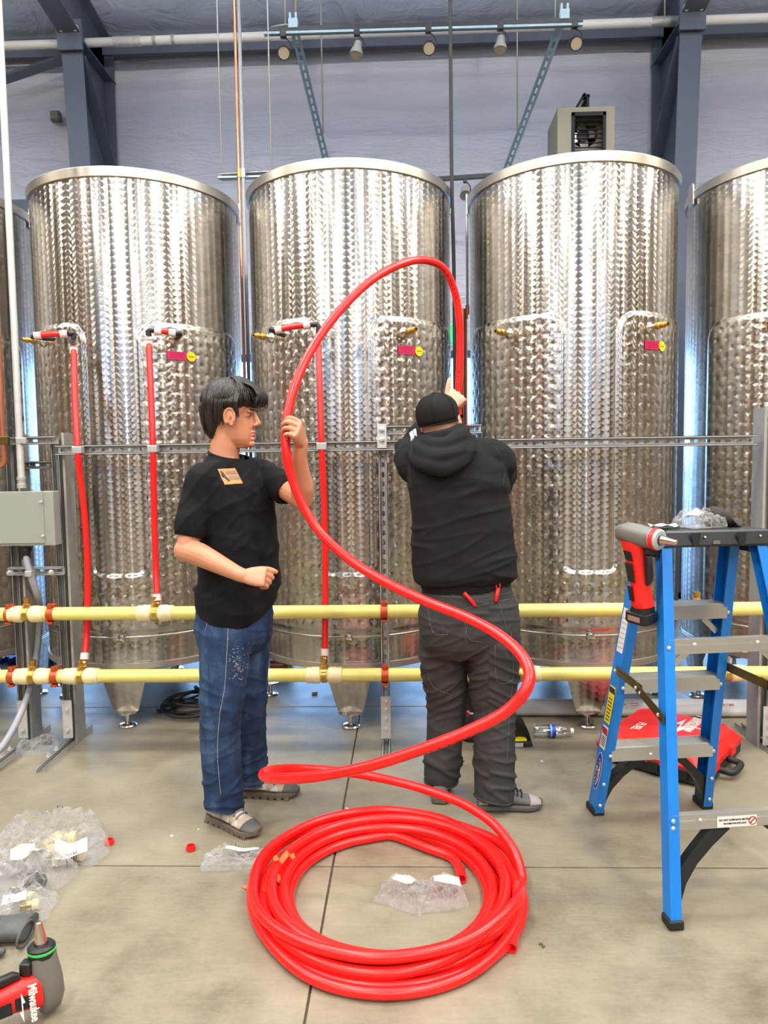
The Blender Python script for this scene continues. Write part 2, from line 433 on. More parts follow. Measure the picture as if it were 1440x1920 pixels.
# high bay lamps, with an added low row and upward lights for the ceiling
lamp_no = 0
M['lamp_house'] = mat('lamp housing', (200, 200, 200), .4, .3)
def high_bay(x, y):
    LAMP_Z = 4.5 if y > 2 else globals()['LAMP_Z']
    t = thing('high_bay_and_fill_lamp', 'round white high bay lamp under the roof, row by the tanks added for the ceiling', 'lamp', (x, y, LAMP_Z), group='high bay lamps under the roof')
    MB().lathe([(.05, .22), (.12, .2), (.2, .06), (.25, .01), (.24, .012), (.18, .05), (.05, .06)], (x, y, LAMP_Z), n=28).build('housing', M['lamp_house'], t, True, R(40))
    MB().tube([(x, y, LAMP_Z + .2), (x, y, roofz(y) - .03)], .008, 6).build('hanger', M['galv'], t)
    ld = bpy.data.lights.new('lamp_light', 'AREA'); ld.shape = 'DISK'; ld.size = .42; ld.energy = LAMP_POWER * (.45 if y > 2 else 1); ld.color = LAMP_COLOR
    lo = bpy.data.objects.new('lamp_light', ld); col.objects.link(lo); lo.parent = t; lo.location = (0, 0, .0)
    lu = bpy.data.lights.new('added_uplight', 'AREA'); lu.shape = 'DISK'; lu.size = .2; lu.energy = LAMP_POWER * (2.2 if y > 2 else .10); lu.color = LAMP_COLOR  # added upward light that brightens the ceiling
    lv = bpy.data.objects.new('added_uplight', lu); col.objects.link(lv); lv.parent = t; lv.location = (0, 0, .225); lv.rotation_euler = (PI, 0, 0)
for p in LAMP_SPOTS: high_bay(*p)
# ================================================================== steel tanks
TR, TY, ZT, ZB = .60, 4.43, 3.045, .36
def tank_mat():
    m, g, b = newmat('circle brushed stainless')
    co = g.n('ShaderNodeTexCoord').outputs['Object']
    sp = g.n('ShaderNodeSeparateXYZ'); g.put(sp.inputs[0], co)
    th = g.m('ARCTAN2', sp.outputs[0], g.m('MULTIPLY', sp.outputs[1], -1.0))
    u = g.m('MULTIPLY', th, TR); v = sp.outputs[2]
    W, P, r = 2 * PI * TR / 78, .034, .037
    ci = g.m('FLOOR', g.m('DIVIDE', u, W))
    du = g.m('SUBTRACT', u, g.m('MULTIPLY', g.m('ADD', ci, .5), W))
    off = g.m('MULTIPLY', g.m('FLOORED_MODULO', ci, 2.0), P * .5)
    s = g.m('SQRT', g.m('SUBTRACT', r * r, g.m('MULTIPLY', du, du)))
    vv = g.m('SUBTRACT', v, off)
    k = g.m('FLOOR', g.m('DIVIDE', g.m('ADD', vv, s), P))
    dv = g.m('SUBTRACT', vv, g.m('MULTIPLY', k, P))
    N = g.n('ShaderNodeNewGeometry').outputs['Normal']
    tu = g.vm('NORMALIZE', g.vm('CROSS_PRODUCT', (0.0, 0.0, 1.0), N))
    tz = g.vm('CROSS_PRODUCT', N, tu)
    T = g.vm('ADD', g.vm('SCALE', tu, sc=du), g.vm('SCALE', tz, sc=dv))
    T = g.vm('NORMALIZE', T)
    g.put(b.inputs['Tangent'], T)
    # each disc keeps a faint own tone and its rim catches light through a tiny bump
    wn = g.n('ShaderNodeTexWhiteNoise', noise_dimensions='2D'); cx = g.n('ShaderNodeCombineXYZ'); g.put(cx.inputs[0], ci); g.put(cx.inputs[1], k); g.put(wn.inputs['Vector'], cx.outputs[0])
    g.put(b.inputs['Base Color'], g.mix(wn.outputs['Value'], (.46, .43, .39, 1), (.56, .53, .485, 1)))
    dist = g.m('SQRT', g.m('ADD', g.m('MULTIPLY', du, du), g.m('MULTIPLY', dv, dv)))
    bp = g.n('ShaderNodeBump'); bp.inputs['Strength'].default_value = .35; bp.inputs['Distance'].default_value = .0012
    g.put(bp.inputs['Height'], g.m('MULTIPLY', dist, 18.0)); g.put(b.inputs['Normal'], bp.outputs[0])
    b.inputs['Metallic'].default_value = 1; b.inputs['Anisotropic'].default_value = .95
    b.inputs['Roughness'].default_value = .24
    return m
M['tank'] = tank_mat()
M['tank_plain'] = mat('satin stainless', (200, 196, 186), .24, 1.0, .06, 40)
M['rim'] = mat('brushed stainless rim', (205, 200, 190), .36, 1.0, .05, 60)
M['weld'] = mat('weld seam', (190, 186, 176), .3, 1.0)
M['leg_steel'] = M['tank']
TX = [-2.945, -1.625, -.322, 1.003, 2.335]
def cyl_grid(r, t0, t1, z0, z1, nt_, nz_):
    vs = [(r * math.sin(t0 + (t1 - t0) * i / nt_), -r * math.cos(t0 + (t1 - t0) * i / nt_), z0 + (z1 - z0) * k / nz_) for k in range(nz_ + 1) for i in range(nt_ + 1)]
    fs = [(k * (nt_ + 1) + i, k * (nt_ + 1) + i + 1, (k + 1) * (nt_ + 1) + i + 1, (k + 1) * (nt_ + 1) + i) for k in range(nz_) for i in range(nt_)]
    return vs, fs
def rrect_sd(x, y, x0, x1, y0, y1, r):
    dx = abs(x - (x0 + x1) / 2) - (x1 - x0) / 2 + r; dy = abs(y - (y0 + y1) / 2) - (y1 - y0) / 2 + r
    return math.hypot(max(dx, 0), max(dy, 0)) + min(max(dx, dy), 0) - r
JT, JZ0, JZ1, NT, NZ0 = R(80), .535, 2.245, R(12.5), .875
def jacket_mesh():
    nt_, nz_ = 270, 270; vs = []; keep = []
    for k in range(nz_ + 1):
        for i in range(nt_ + 1):
            t = -JT + 2 * JT * i / nt_; z = JZ0 + (JZ1 - JZ0) * k / nz_; u = t * TR
            sd = max(rrect_sd(u, z, -JT * TR, JT * TR, JZ0, JZ1, .11), -rrect_sd(u, z, -NT * TR, NT * TR, NZ0, JZ1 + .4, .05))
            # round the inner top corners
            for sg in (-1, 1):
                sd = max(sd, rrect_sd(sg * u, z, NT * TR, JT * TR, JZ1 - .9, JZ1, .11) if (sg * u > 0 and z > JZ1 - .45) else -9)
            q_ = max(0.0, min(1.0, -sd / .028)); h = .0095 * q_ * q_ * (3 - 2 * q_)
            if sd < -.035:
                p = .066; row = round((z - .6) / (p * .8)); du = (u / p - (row % 2) * .5); du -= round(du); dz = (z - .6) / (p * .8) - row
                d = math.hypot(du * p, dz * p * .8)
                h -= .0042 * math.exp(-(d / .0105) ** 2)
                pass
            vs.append(((TR + .001 + h) * math.sin(t), -(TR + .001 + h) * math.cos(t), z)); keep.append(sd < .002)
    fs = []
    for k in range(nz_):
        for i in range(nt_):
            a = k * (nt_ + 1) + i; q = (a, a + 1, a + nt_ + 2, a + nt_ + 1)
            if any(keep[j] for j in q): fs.append(q)
    return vs, fs
M['label_print'] = M['magenta_dark']
def make_tank():
    t = thing('steel_tank', 'x', 'tank', (0, 0, 0))
    s = MB(); s.add(*cyl_grid(TR, 0, 2 * PI, ZB, ZT - .05, 144, 4)); s.build('shell', M['tank'], t, True)
    b = MB().lathe([(TR + .002, ZT - .052), (TR + .012, ZT - .05), (TR + .016, ZT - .006), (TR + .012, ZT), (TR - .012, ZT), (TR - .012, ZT - .03), (.3, ZT - .02), (.02, ZT - .01)], n=96); b.build('rim', M['rim'], t, True, R(35))
    b = MB().lathe([(TR + .001, ZB + .012), (TR + .010, ZB + .01), (TR + .012, ZB - .022), (TR - .01, ZB - .03), (.4, ZB - .06), (.02, ZB - .1)], n=96); b.build('base_ring', M['rim'], t, True, R(35))
    j = MB(); j.add(*jacket_mesh()); j.build('cooling_jacket', M['tank'], t, True)
    w = MB()
    w.lathe([(TR + .0005, ZB + .150), (TR + .003, ZB + .153), (TR + .003, ZB + .158), (TR + .0005, ZB + .161)], n=96, caps=False)
    w.build('weld_seam', M['weld'], t, True)
    # legs: tapered curved channels with levelling feet
    for k in range(4):
        a0 = k * PI / 2; lg = MB(); rings = []
        for (z, hw, rr) in ((ZB + .02, .165, TR + .006), (ZB - .06, .140, TR + .003), (.25, .112, TR - .002), (.16, .09, TR - .014), (.10, .072, TR - .022), (.085, .066, TR - .026)):
            ring = []
            for i in range(13):
                th = a0 + (i / 12 * 2 - 1) * hw / TR; ring.append(Vector((rr * math.sin(th), -rr * math.cos(th), z)))
            for i in range(13):
                th = a0 + (1 - i / 12 * 2) * hw / TR * .9; q = rr - .012 - .075 * (z / .4) * (1 - abs(1 - i / 6) ** 2) * .2; ring.append(Vector((q * math.sin(th), -q * math.cos(th), z)))
            rings.append(ring)
        lg.loft(rings); L = lg.build('leg', M['tank'], t, True, R(50))
        c = Vector(((TR - .045) * math.sin(a0), -(TR - .045) * math.cos(a0), 0))
        f = MB().lathe([(.008, .0), (.046, .0), (.05, .006), (.044, .013), (.018, .018), (.014, .03), (.014, .075), (.03, .08), (.07, .082), (.07, .09), (.02, .092)], c, n=20)
        f.build('levelling_foot', M['steel'], L, True, R(35))
    for dg in (97, 172, 263):
        a = R(dg); c = Vector(((TR + .004) * math.sin(a), -(TR + .004) * math.cos(a), ZT - .02)); tn = Vector((math.cos(a), math.sin(a), 0)); n_ = Vector((math.sin(a), -math.cos(a), 0))
        poly = [c + tn * (-.035) + V(0, 0, -.06), c + tn * .035 + V(0, 0, -.06)] + [c + V(0, 0, .035) + tn * .035 * math.cos(q * PI / 8) + V(0, 0, .035 * math.sin(q * PI / 8)) for q in range(9)]
        MB().prism([p + n_ * .006 for p in poly], n_ * .008).build('lifting_lug', M['rim'], t)
    for dg in (-43, 32):
        a = R(dg); n_ = Vector((math.sin(a), -math.cos(a), 0)); c = n_ * (TR + .01) + V(0, 0, 2.16)
        st = MB().lathe([(.012, -.01), (.03, 0), (.018, .012), (.014, .02), (.014, .04)], c, n_, 14).build('valve_stub', M['steel'], t, True, R(40))
        MB().lathe([(.0125, .035), (.019, .04), (.019, .062), (.0135, .066), (.0135, .078), (.016, .08), (.016, .094), (.012, .097), (.012, .115), (.008, .115), (.007, .09)], c, n_, 10).build('brass_valve', M['brass'], t, True, R(30))
    a = R(33); tn = Vector((math.cos(a), math.sin(a), 0)); n_ = Vector((math.sin(a), -math.cos(a), 0))
    def curved(t0, t1, z0, z1, off, name, mm, par, disc=False):
        q = MB(); r = TR + off
        if disc:
            tc, zc, hr = (t0 + t1) / 2, (z0 + z1) / 2, (z1 - z0) / 2
            pts = [(tc + hr / TR * math.cos(x * PI / 12), zc + hr * math.sin(x * PI / 12)) for x in range(24)]
            q.add([(r * math.sin(x), -r * math.cos(x), z) for x, z in pts] + [((r - .004) * math.sin(x), -(r - .004) * math.cos(x), z) for x, z in pts], [tuple(range(24)), tuple(range(47, 23, -1))] + [(i, (i + 1) % 24, (i + 1) % 24 + 24, i + 24) for i in range(24)])
        else:
            v1, f1 = cyl_grid(r, t0, t1, z0, z1, 8, 1); v2, f2 = cyl_grid(r - .004, t0, t1, z0, z1, 8, 1)
            q.add(v1, f1); q.add(v2, [f[::-1] for f in f2])
            for i0, i1 in ((0, 8), (9, 17)): q.add([v1[i0], v1[i1], v2[i1], v2[i0]], [(0, 1, 2, 3)])
        return q.build(name, mm, par)
    lb = curved(R(28), R(37.8), 2.045, 2.09, .0165, 'content_label', M['magenta'], t)
    for k in range(4): curved(R(28.8), R(37), 2.053 + k * .009, 2.056 + k * .009, .0172, 'print_line', M['magenta_dark'], lb)
    dl = curved(R(38), R(43.4), 2.041, 2.094, .0168, 'round_label', M['yellow_lbl'], t, True)
    curved(R(39.2), R(42.2), 2.066, 2.069, .0175, 'print_line', M['ink'], dl)
    c = V(0, -TR - .001, ZB + .152)
    MB().lathe([(.02, -.005), (.024, .004), (.02, .012), (.013, .014), (.013, .03), (.018, .03), (.018, .04), (.004, .042)], c, (0, -1, 0), 14).build('drain_plug', M['steel'], t, True, R(35))
    return t
tank0 = make_tank()
TLAB = ['brushed steel tank cut off by the left edge, behind the grey box',
        'brushed steel tank behind the young man in the black T-shirt',
        'brushed steel tank in the middle, between the two men',
        'brushed steel tank right of the man in the hoodie, left of the ladder',
        'brushed steel tank cut off by the right edge, behind the blue ladder']
for i, x in enumerate(TX):
    o = tank0 if i == 0 else copy_tree(tank0)
    o.location = (x, TY + (.02 if i == 1 else 0), 0); o.rotation_euler.z = R([5, 4, 0, -2, 6][i])
    o['label'] = TLAB[i]; o['group'] = 'steel tanks in a row'
# ================================================================== strut rack, header pipes, red risers
RY = 3.58     # plane of the open faces of the rack
def channel(p0, p1, face, w=.041, d=.041, pitch=.05, hole=(.028, .013), slots=True):
    """C channel with lips; its open side looks along 'face', slotted back opposite"""
    m = MB(); p0, p1, face = Vector(p0), Vector(p1), Vector(face).normalized()
    L = (p1 - p0).length; ax = (p1 - p0).normalized(); face = (face - ax * face.dot(ax)).normalized(); sd = ax.cross(face)
    P = lambda s, t, h: p0 + ax * s + sd * t + face * (h - d)      # h: 0 back .. d front lip
    th = .0025; lip = .009
    for sg in (-1, 1):
        for (t0, t1, h0, h1) in ((sg * w / 2, sg * (w / 2 - th), 0, d), (sg * w / 2, sg * (w / 2 - lip), d - th, d), (sg * (w / 2 - lip), sg * (w / 2 - lip + th), d - .008, d)):
            m.add([P(s, t, h) for s in (0, L) for t in (t0, t1) for h in (h0, h1)], [(0, 1, 3, 2), (4, 6, 7, 5), (0, 4, 5, 1), (2, 3, 7, 6), (0, 2, 6, 4), (1, 5, 7, 3)])
    if not slots:
        m.add([P(s, t, h) for s in (0, L) for t in (-w / 2, w / 2) for h in (0, th)], [(0, 1, 3, 2), (4, 6, 7, 5), (0, 4, 5, 1), (2, 3, 7, 6), (0, 2, 6, 4), (1, 5, 7, 3)])
    else:
        n = max(1, round(L / pitch)); q = L / n; hl, hw = hole[0] / 2, hole[1] / 2
        for i in range(n):
            c = (i + .5) * q
            outer = [(c - q / 2, -w / 2), (c, -w / 2), (c + q / 2, -w / 2), (c + q / 2, 0), (c + q / 2, w / 2), (c, w / 2), (c - q / 2, w / 2), (c - q / 2, 0)]
            inner = [(c - hl + hw * .5, -hw), (c, -hw), (c + hl - hw * .5, -hw), (c + hl, 0), (c + hl - hw * .5, hw), (c, hw), (c - hl + hw * .5, hw), (c - hl, 0)]
            for h in (0, th):
                m.add([P(s, t, h) for s, t in outer] + [P(s, t, h) for s, t in inner], [(k, (k + 1) % 8, (k + 1) % 8 + 8, k + 8) if h else (k + 8, (k + 1) % 8 + 8, (k + 1) % 8, k) for k in range(8)])
            m.add([P(s, t, 0) for s, t in inner] + [P(s, t, th) for s, t in inner], [(k, (k + 1) % 8, (k + 1) % 8 + 8, k + 8) for k in range(8)])
    return m
BZ = 1.549
rack = thing('strut_rack', 'galvanised slotted strut rack in front of the steel tanks carrying the pipes', 'rack', (0, RY, 0))
FY = V(0, -1, 0)
def bolt(c, n, r=.011, par=rack):
    n = Vector(n).normalized(); c = Vector(c)
    MB().lathe([(r * 1.5, 0), (r * 1.5, .003), (r, .004), (r, .012), (r * .6, .013), (r * .6, .02)], c, n, 6).build('bolt', M['zinc'], par)
# main bar, left of man and right of man: one bar
xl, xr = at(103, 845, RY).x, at(1420, 825, RY).x
channel((xl, RY, BZ), (xr, RY, BZ), FY, w=.05, hole=(.032, .016)).build('cross_bar', M['galv'], rack)
# left frame: two posts with open faces outward, short bars
PLX = at(112, 1100, RY).x; PLX0 = at(26, 1100, RY).x
def post(x, y, z1, face=(-1, 0, 0), name='post', z0=.03, slots=True, w=.041):
    return channel((x, y, z0), (x, y, z1), face, w=w, slots=slots).build(name, M['galv_dark'] if x > 1 or x < -1 else M['galv'], rack)
for x in (PLX, PLX0):
    post(x - .022, RY + .06, BZ + .055, FY, w=.045, slots=False)
    MB().box((x + .026, RY + .10, (BZ + .09) / 2), (.012, .1, BZ + .09)).build('post_flange', M['galv_dark'], rack)
    # foot: base strut toward the camera and back, with angle plates
    channel((x + .01, RY - .3, .021), (x - .01, RY + .28, .021), (0, 0, 1)).build('foot', M['galv'], rack)
    MB().box((x + .002, RY + .015, .15), (.05, .006, .2)).build('angle_plate', M['galv'], rack)
    for z in (.09, .2): bolt((x + .002, RY + .012, z), FY)
    for y in (-.2, -.12, .2): bolt((x + .004, RY + y, .04), (0, 0, 1), .009)
channel((PLX0 - .2, RY + .02, at(60, 827, RY).z), (PLX + .0, RY + .02, at(60, 825, RY).z), FY).build('short_bar', M['galv'], rack)
channel((PLX0 - .0, RY + .1, at(60, 872, RY).z), (PLX - .02, RY + .1, at(60, 872, RY).z), FY).build('short_bar', M['galv_dark'], rack)
zb_ = at(58, 1072, RY).z
channel((PLX0 - .03, RY, zb_), (PLX + .01, RY, zb_), FY).build('short_bar', M['galv'], rack)
for x in (PLX0 - .0, PLX - .025): bolt((x, RY - .032, zb_), FY)
# center post with its top arm
PCX = at(720, 1100, RY).x
zc = at(715, 806, RY).z
channel((PCX, RY + .045, .03), (PCX, RY + .045, zc), FY, w=.045, hole=(.03, .015)).build('post', M['galv'], rack)
channel((PCX - .02, RY + .04, zc), (PCX + .50, RY + .04, zc), FY, w=.047, hole=(.032, .016)).build('top_arm', M['galv'], rack)
MB().box((PCX - .0, RY + .002, zc - .03), (.046, .006, .12)).build('angle_plate', M['galv'], rack)
for z in (zc, zc - .05): bolt((PCX, RY, z), FY)
channel((PCX + .002, RY - .14, .021), (PCX - .002, RY + .3, .021), (0, 0, 1)).build('foot', M['galv'], rack)
MB().box((PCX, RY + .001, .16), (.05, .006, .22)).build('angle_plate', M['zinc'], rack)
for z in (.10, .15, .2, .24): bolt((PCX, RY - .002, z), FY, .009)
# right post
PRX = at(1432, 1100, RY + .02).x
channel((PRX + .012, RY + .02, .03), (PRX + .012, RY + .02, at(1430, 790, RY).z), FY, w=.045, slots=False).build('post', M['galv_dark'], rack)
MB().box((PRX - .018, RY + .06, (BZ + .16) / 2), (.012, .12, BZ + .16)).build('post_flange', M['galv_dark'], rack)
channel((PRX + .01, RY - .3, .021), (PRX + .01, RY + .28, .021), (0, 0, 1)).build('foot', M['galv_dark'], rack)
MB().box((PRX + .02, RY - .026, .12), (.06, .006, .2)).build('angle_plate', M['galv'], rack)
for z in (.07, .12, .17): bolt((PRX + .02, RY - .03, z), FY)
for y in (-.07, -.14, -.2): bolt((PRX + .014, RY + y, .04), (0, 0, 1), .01)

# ---- grey box with conduit and flex on the left frame
gb = thing('junction_box', 'flat grey steel electrical box on the rack at the left edge', 'electrical box', at(50, 1025, RY - .1))
b0, b1 = at(-60, 1024, RY - .06), at(101, 921, RY - .06)
cx_, cz_ = (b0.x + b1.x) / 2, (b0.z + b1.z) / 2; bw, bh = b1.x - b0.x, b1.z - b0.z
MB().bbox((cx_, RY - .035, cz_), (bw, .07, bh), .004).build('box', M['grey_paint'], gb)
MB().bbox((cx_ - .025, RY - .073, cz_ + .006), (bw - .05, .006, bh - .012), .002).build('cover', M['grey_paint'], gb)
for x, y in ((77, 941), (81, 1005)): bolt(at(x, y, RY - .08), FY, .005, gb)
MB().lathe([(.02, 0), (.028, 0), (.028, -.02), (.022, -.024), (.022, -.06), (.016, -.062)], at(48, 1026, RY - .03), (0, 0, 1), 14).build('cable_gland', M['black_plastic'], gb, True, R(40))
cdt = thing('steel_conduit', 'straight grey steel conduit running up from the grey box at left', 'conduit', at(40, 918, RY - .03))
pc = at(41, 915, RY - .035)
MB().tube([(pc.x, pc.y, pc.z), (pc.x + .004, pc.y, 3.2), (pc.x, pc.y, roofz(pc.y) - .1)], .0165, 14).build('tube', M['lgt_grey'] if False else M['galv'], cdt, True, R(40))
MB().lathe([(.018, 0), (.022, .0), (.022, .02), (.019, .022), (.019, .04), (.022, .042), (.022, .055), (.017, .057)], pc, (0, 0, 1), 14).build('connector', M['zinc'], cdt, True, R(40))
MB().bbox(at(40, 826, RY - .045), (.05, .02, .03), .004).build('clamp', M['zinc'], cdt)
cp = thing('copper_pipe', 'copper pipe with elbow at the left edge beside the conduit', 'pipe', at(2, 885, RY - .04))
pa = at(8, 860, RY - .045)
pts = [V(pa.x - .005, pa.y, 5.5), V(pa.x - .002, pa.y, 2.2), V(pa.x, pa.y, pa.z)] + [V(pa.x - .03 + .03 * math.cos(a * PI / 12), pa.y, pa.z - .03 * math.sin(a * PI / 12)) for a in range(1, 7)] + [V(pa.x - .2, pa.y, pa.z - .03)]
MB().tube(pts, .0145, 12).build('tube', M['copper'], cp, True, R(40))
MB().tube([V(pa.x, pa.y, pa.z + .01), V(pa.x, pa.y, pa.z)] + pts[3:9] + [V(pa.x - .045, pa.y, pa.z - .03)], .0172, 12).build('elbow', M['copper'], cp, True, R(40))
MB().bbox(at(8, 826, RY - .045), (.046, .03, .042), .004).build('clamp', M['brown_zinc'], cp)
fx = thing('flexible_conduit', 'grey flexible conduit curving from the grey box to the floor', 'conduit', at(0, 1410, RY - .3))
MB().tube(catmull([at(47, 1036, RY - .03), at(55, 1070, RY - .05), at(68, 1110, RY - .02), at(75, 1140, RY + .06), at(72, 1200, RY + .10), at(64, 1250, RY + .08), at(56, 1290, RY + .0), at(40, 1335, RY - .1), at(20, 1375, RY - .2), at(-5, 1410, RY - .3), at(-50, 1440, RY - .4)], 6), .0165, 12).build('tube', M['grey_conduit'], fx, True)
MB().bbox(at(56, 1075, RY - .05), (.035, .04, .03), .004).build('clamp', M['zinc'], fx)

# ---- yellow header pipes
def header(nm_lab, z0, xs_coupl, xs_clamp, pxy, nip):
    p = thing('header_pipe', nm_lab, 'pipe', (0, RY - .05, z0), group='yellow header pipes')
    Y = RY - .055; X0, X1 = -3.4, 3.6
    cuts = []
    MB().tube([(X0, Y, z0), (X1, Y, z0)], .034, 20).build('pipe', M['yellow_pipe'], p, True, R(40))
    for (a, b_) in xs_coupl:       # a: pixel x of the brass tee
        c = at(a, pxy, Y).x
        MB().lathe([(.030, -.014), (.039, -.012), (.039, .012), (.030, .014)], (c, Y, z0), (1, 0, 0), 18).build('brass_tee', M['brass'], p, True, R(35))
        MB().lathe([(.014, .03), (.02, .034), (.02, .052), (.015, .055), (.015, .068), (.018, .07), (.018, .085), (.012, .086)], (c, Y, z0), (0, 0, 1), 10).build('brass_nipple', M['brass'], p, True, R(30))
        for s in (-1, 1):
            MB().lathe([(.035, 0), (.0405, .004), (.0425, .01), (.0425, .04), (.040, .046), (.040, .07), (.0355, .074)] if s > 0 else [(.0355, -.074), (.040, -.07), (.040, -.046), (.0425, -.04), (.0425, -.01), (.0405, -.004), (.035, 0)],
                       (c + s * .018, Y, z0), (1, 0, 0), 20).build('coupling', M['cream'], p, True, R(35))
    for a in xs_clamp:
        c = at(a, pxy, Y).x
        k = MB().lathe([(.0345, -.017), (.0385, -.017), (.0385, .017), (.0345, .017)], (c, Y, z0), (1, 0, 0), 20, caps=False)
        k.bbox((c, Y + .01, z0 + .042), (.034, .05, .012), .002); k.bbox((c, Y - .02, z0 + .043), (.02, .012, .026), .002); k.bbox((c, Y - .02, z0 - .042), (.03, .03, .01), .002)
        k.build('pipe_clamp', M['orange_clamp'], p, True, R(35))
    return p
ZU, ZL = .722, .400
header('upper of the two yellow header pipes along the rack', ZU, [(51, 1), (292, 1), (1306, 1)], [19, 97, 720, 1437], 1145, 1)
header('lower of the two yellow header pipes along the rack', ZL, [(62, 1), (153, 1), (608, 1), (978, 1), (1362, 1)], [24, 104, 722], 1260, 1)

# ---- red risers from header to tank jacket
def riser(label, pts_px, bot_px, topA, topB, elbows):
    """pts_px: (x, y, Y) from the bottom up; then the short cross piece topA -> topB"""
    t = thing('red_riser_pipe', label, 'pipe', at(*pts_px[0]), group='red plastic risers clipped to the rack')
    P = [at(*p) for p in pts_px]
    MB().tube(catmull(P, 6), .0155, 14).build('riser', M['red_pex'], t, True, R(40))
    A, B = at(*topA), at(*topB)
    MB().tube(catmull([A, (A + B) / 2 + V(0, 0, .004), B], 5), .0155, 14).build('cross_piece', M['red_pex'], t, True, R(40))
    d = (B - A).normalized(); top = P[-1]
    def ring(c, ax, l=.034): MB().lathe([(.016, -l / 2), (.0205, -l / 2), (.0205, l / 2), (.016, l / 2)], c, ax, 16).build('white_ring', M['white_ring'], t, True, R(35))
    ring(P[0] + (P[1] - P[0]).normalized() * .02, P[1] - P[0]); ring(top - V(0, 0, .02), (0, 0, 1)); ring(A + d * .012, d); ring(B - d * .012, d)
    MB().lathe([(.013, -.035), (.013, 0)], P[0], (0, 0, 1), 10).build('insert_fitting', M['brass'], t, True)
    for pth in elbows:
        q = [Vector(x) for x in pth]
        MB().tube(catmull(q, 5), .0135, 12).build('black_elbow', M['black_plastic'], t, True, R(40))
    # cushion clamp on the cross bar
    best = min(P, key=lambda v: abs(v.z - BZ))
    MB().bbox((best.x, RY - .018, BZ), (.05, .04, .036), .005).build('clip', M['zinc'], t)
    return t
Y = RY - .03
A = at(137, 640, 3.72); B = at(128, 626, 3.70); C = at(72, 630, 3.62)
riser('leftmost red riser, wavy, running to the lower yellow pipe', [(158, 1238, RY - .055), (163, 1180, RY + .0), (164, 1060, RY + .02), (158, 960, RY + .01), (150, 890, RY), (146, 845, RY - .02), (141, 760, RY + .05), (138, 650, 3.72)], None, (124, 626, 3.70), (66, 630, 3.66),
      [[at(138, 636, 3.72), at(138, 626, 3.72), at(128, 626, 3.70)], [at(66, 630, 3.66), at(62, 632, 3.70), at(80, 634, 3.76), at(100, 635, 3.86)]])
riser('red riser second from left, ending at the upper yellow pipe', [(295, 1128, RY - .055), (292, 1060, RY), (289, 950, RY), (287, 845, RY - .02), (283, 740, RY + .03), (279, 638, 3.68)], None, (292, 621, 3.68), (328, 625, 3.70),
      [[at(279, 630, 3.68), at(280, 620, 3.68), at(292, 620, 3.68)], [at(328, 625, 3.70), at(337, 626, 3.71), at(330, 634, 3.78)]])
riser('red riser on the middle tank, just left of the man in the hoodie', [(609, 1230, RY - .055), (610, 1100, RY), (608, 950, RY), (603, 838, RY - .02), (600, 740, RY + .02), (597, 635, 3.68)], None, (580, 609, 3.68), (518, 619, 3.68),
      [[at(597, 625, 3.68), at(596, 610, 3.68), at(582, 609, 3.68)], [at(517, 619, 3.68), at(508, 618, 3.70), at(520, 624, 3.74), at(532, 628, 3.80)]])
# ================================================================== things hung in the upper part of the hall
M['blue_lit_galv'] = mat('galvanised strut tinted by blue daylight', (205, 234, 255), .5, 0, .1, 30)  # galvanised steel with the blue daylight put into its colour
ty = 5.5
tr = thing('track_light_rail', 'black lighting track with galvanised strut tinted by blue daylight hung high across the hall', 'light track', at(800, 48, ty))
a, b_ = at(500, 57, ty), at(1092, 40, ty)
MB().box((a + b_) / 2, ((b_ - a).length, .035, .03), ax=((b_ - a).normalized(), V(0, 1, 0), (b_ - a).normalized().cross(V(0, 1, 0)))).build('track', M['black_plastic'], tr)
dz = V(0, 0, -.036)
channel(a + dz - V(.02, 0, 0), b_ + dz, (0, 0, -1), .03, .02).build('strut', M['blue_lit_galv'], tr)
MB().tube(catmull([at(503, 54, ty), at(520, 49, ty), at(540, 47, ty), at(552, 52, ty)], 5), .008, 8).build('feed_cable', M['lgt_grey'], tr, True)
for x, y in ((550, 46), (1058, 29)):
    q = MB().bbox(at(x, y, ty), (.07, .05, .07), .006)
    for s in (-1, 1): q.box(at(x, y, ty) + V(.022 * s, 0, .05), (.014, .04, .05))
    q.build('hanger_clip', M['blue_lit_galv'], tr)
for i, (x, y, yaw_, lab) in enumerate(((531, 62, .35, 'leftmost'), (669, 58, -.3, 'second from left'), (803, 53, .1, 'middle'), (938, 48, -.2, 'second from right'), (1077, 44, .2, 'rightmost'))):
    c = at(x, y, ty); s_ = thing('spotlight', '%s of the five small black spotlights on the high track' % lab, 'spotlight', c, group='spotlights on the high track')
    MB().bbox(c, (.045, .04, .07), .006).build('adapter', M['black_plastic'], s_)
    aim = V(math.sin(yaw_) * .5, -.72 if i % 2 == 0 else -.25, -.55 if i % 2 == 0 else -.95).normalized(); hc = c + V(0, -.01, -.14)
    MB().tube(catmull([c + V(0, 0, -.03), c + V(.045, 0, -.06), c + V(.06, 0, -.11), hc + V(.05, 0, 0)], 5), .005, 6).build('yoke', M['black_plastic'], s_, True)
    MB().lathe([(.012, -.065), (.028, -.06), (.032, -.02), (.047, .02), (.048, .05), (.043, .05), (.040, .042)], hc, aim, 18).build('lamp_head', M['galv_dark'] if i % 2 else M['black_plastic'], s_, True, R(35))
    MB().lathe([(.001, .042), (.041, .042), (.041, .046), (.001, .047)], hc, aim, 18).build('lens', M['lens'] if 'lens' in M else M.setdefault('lens', mat('frosted lens', (222, 205, 175), .35)), s_, True, R(35))
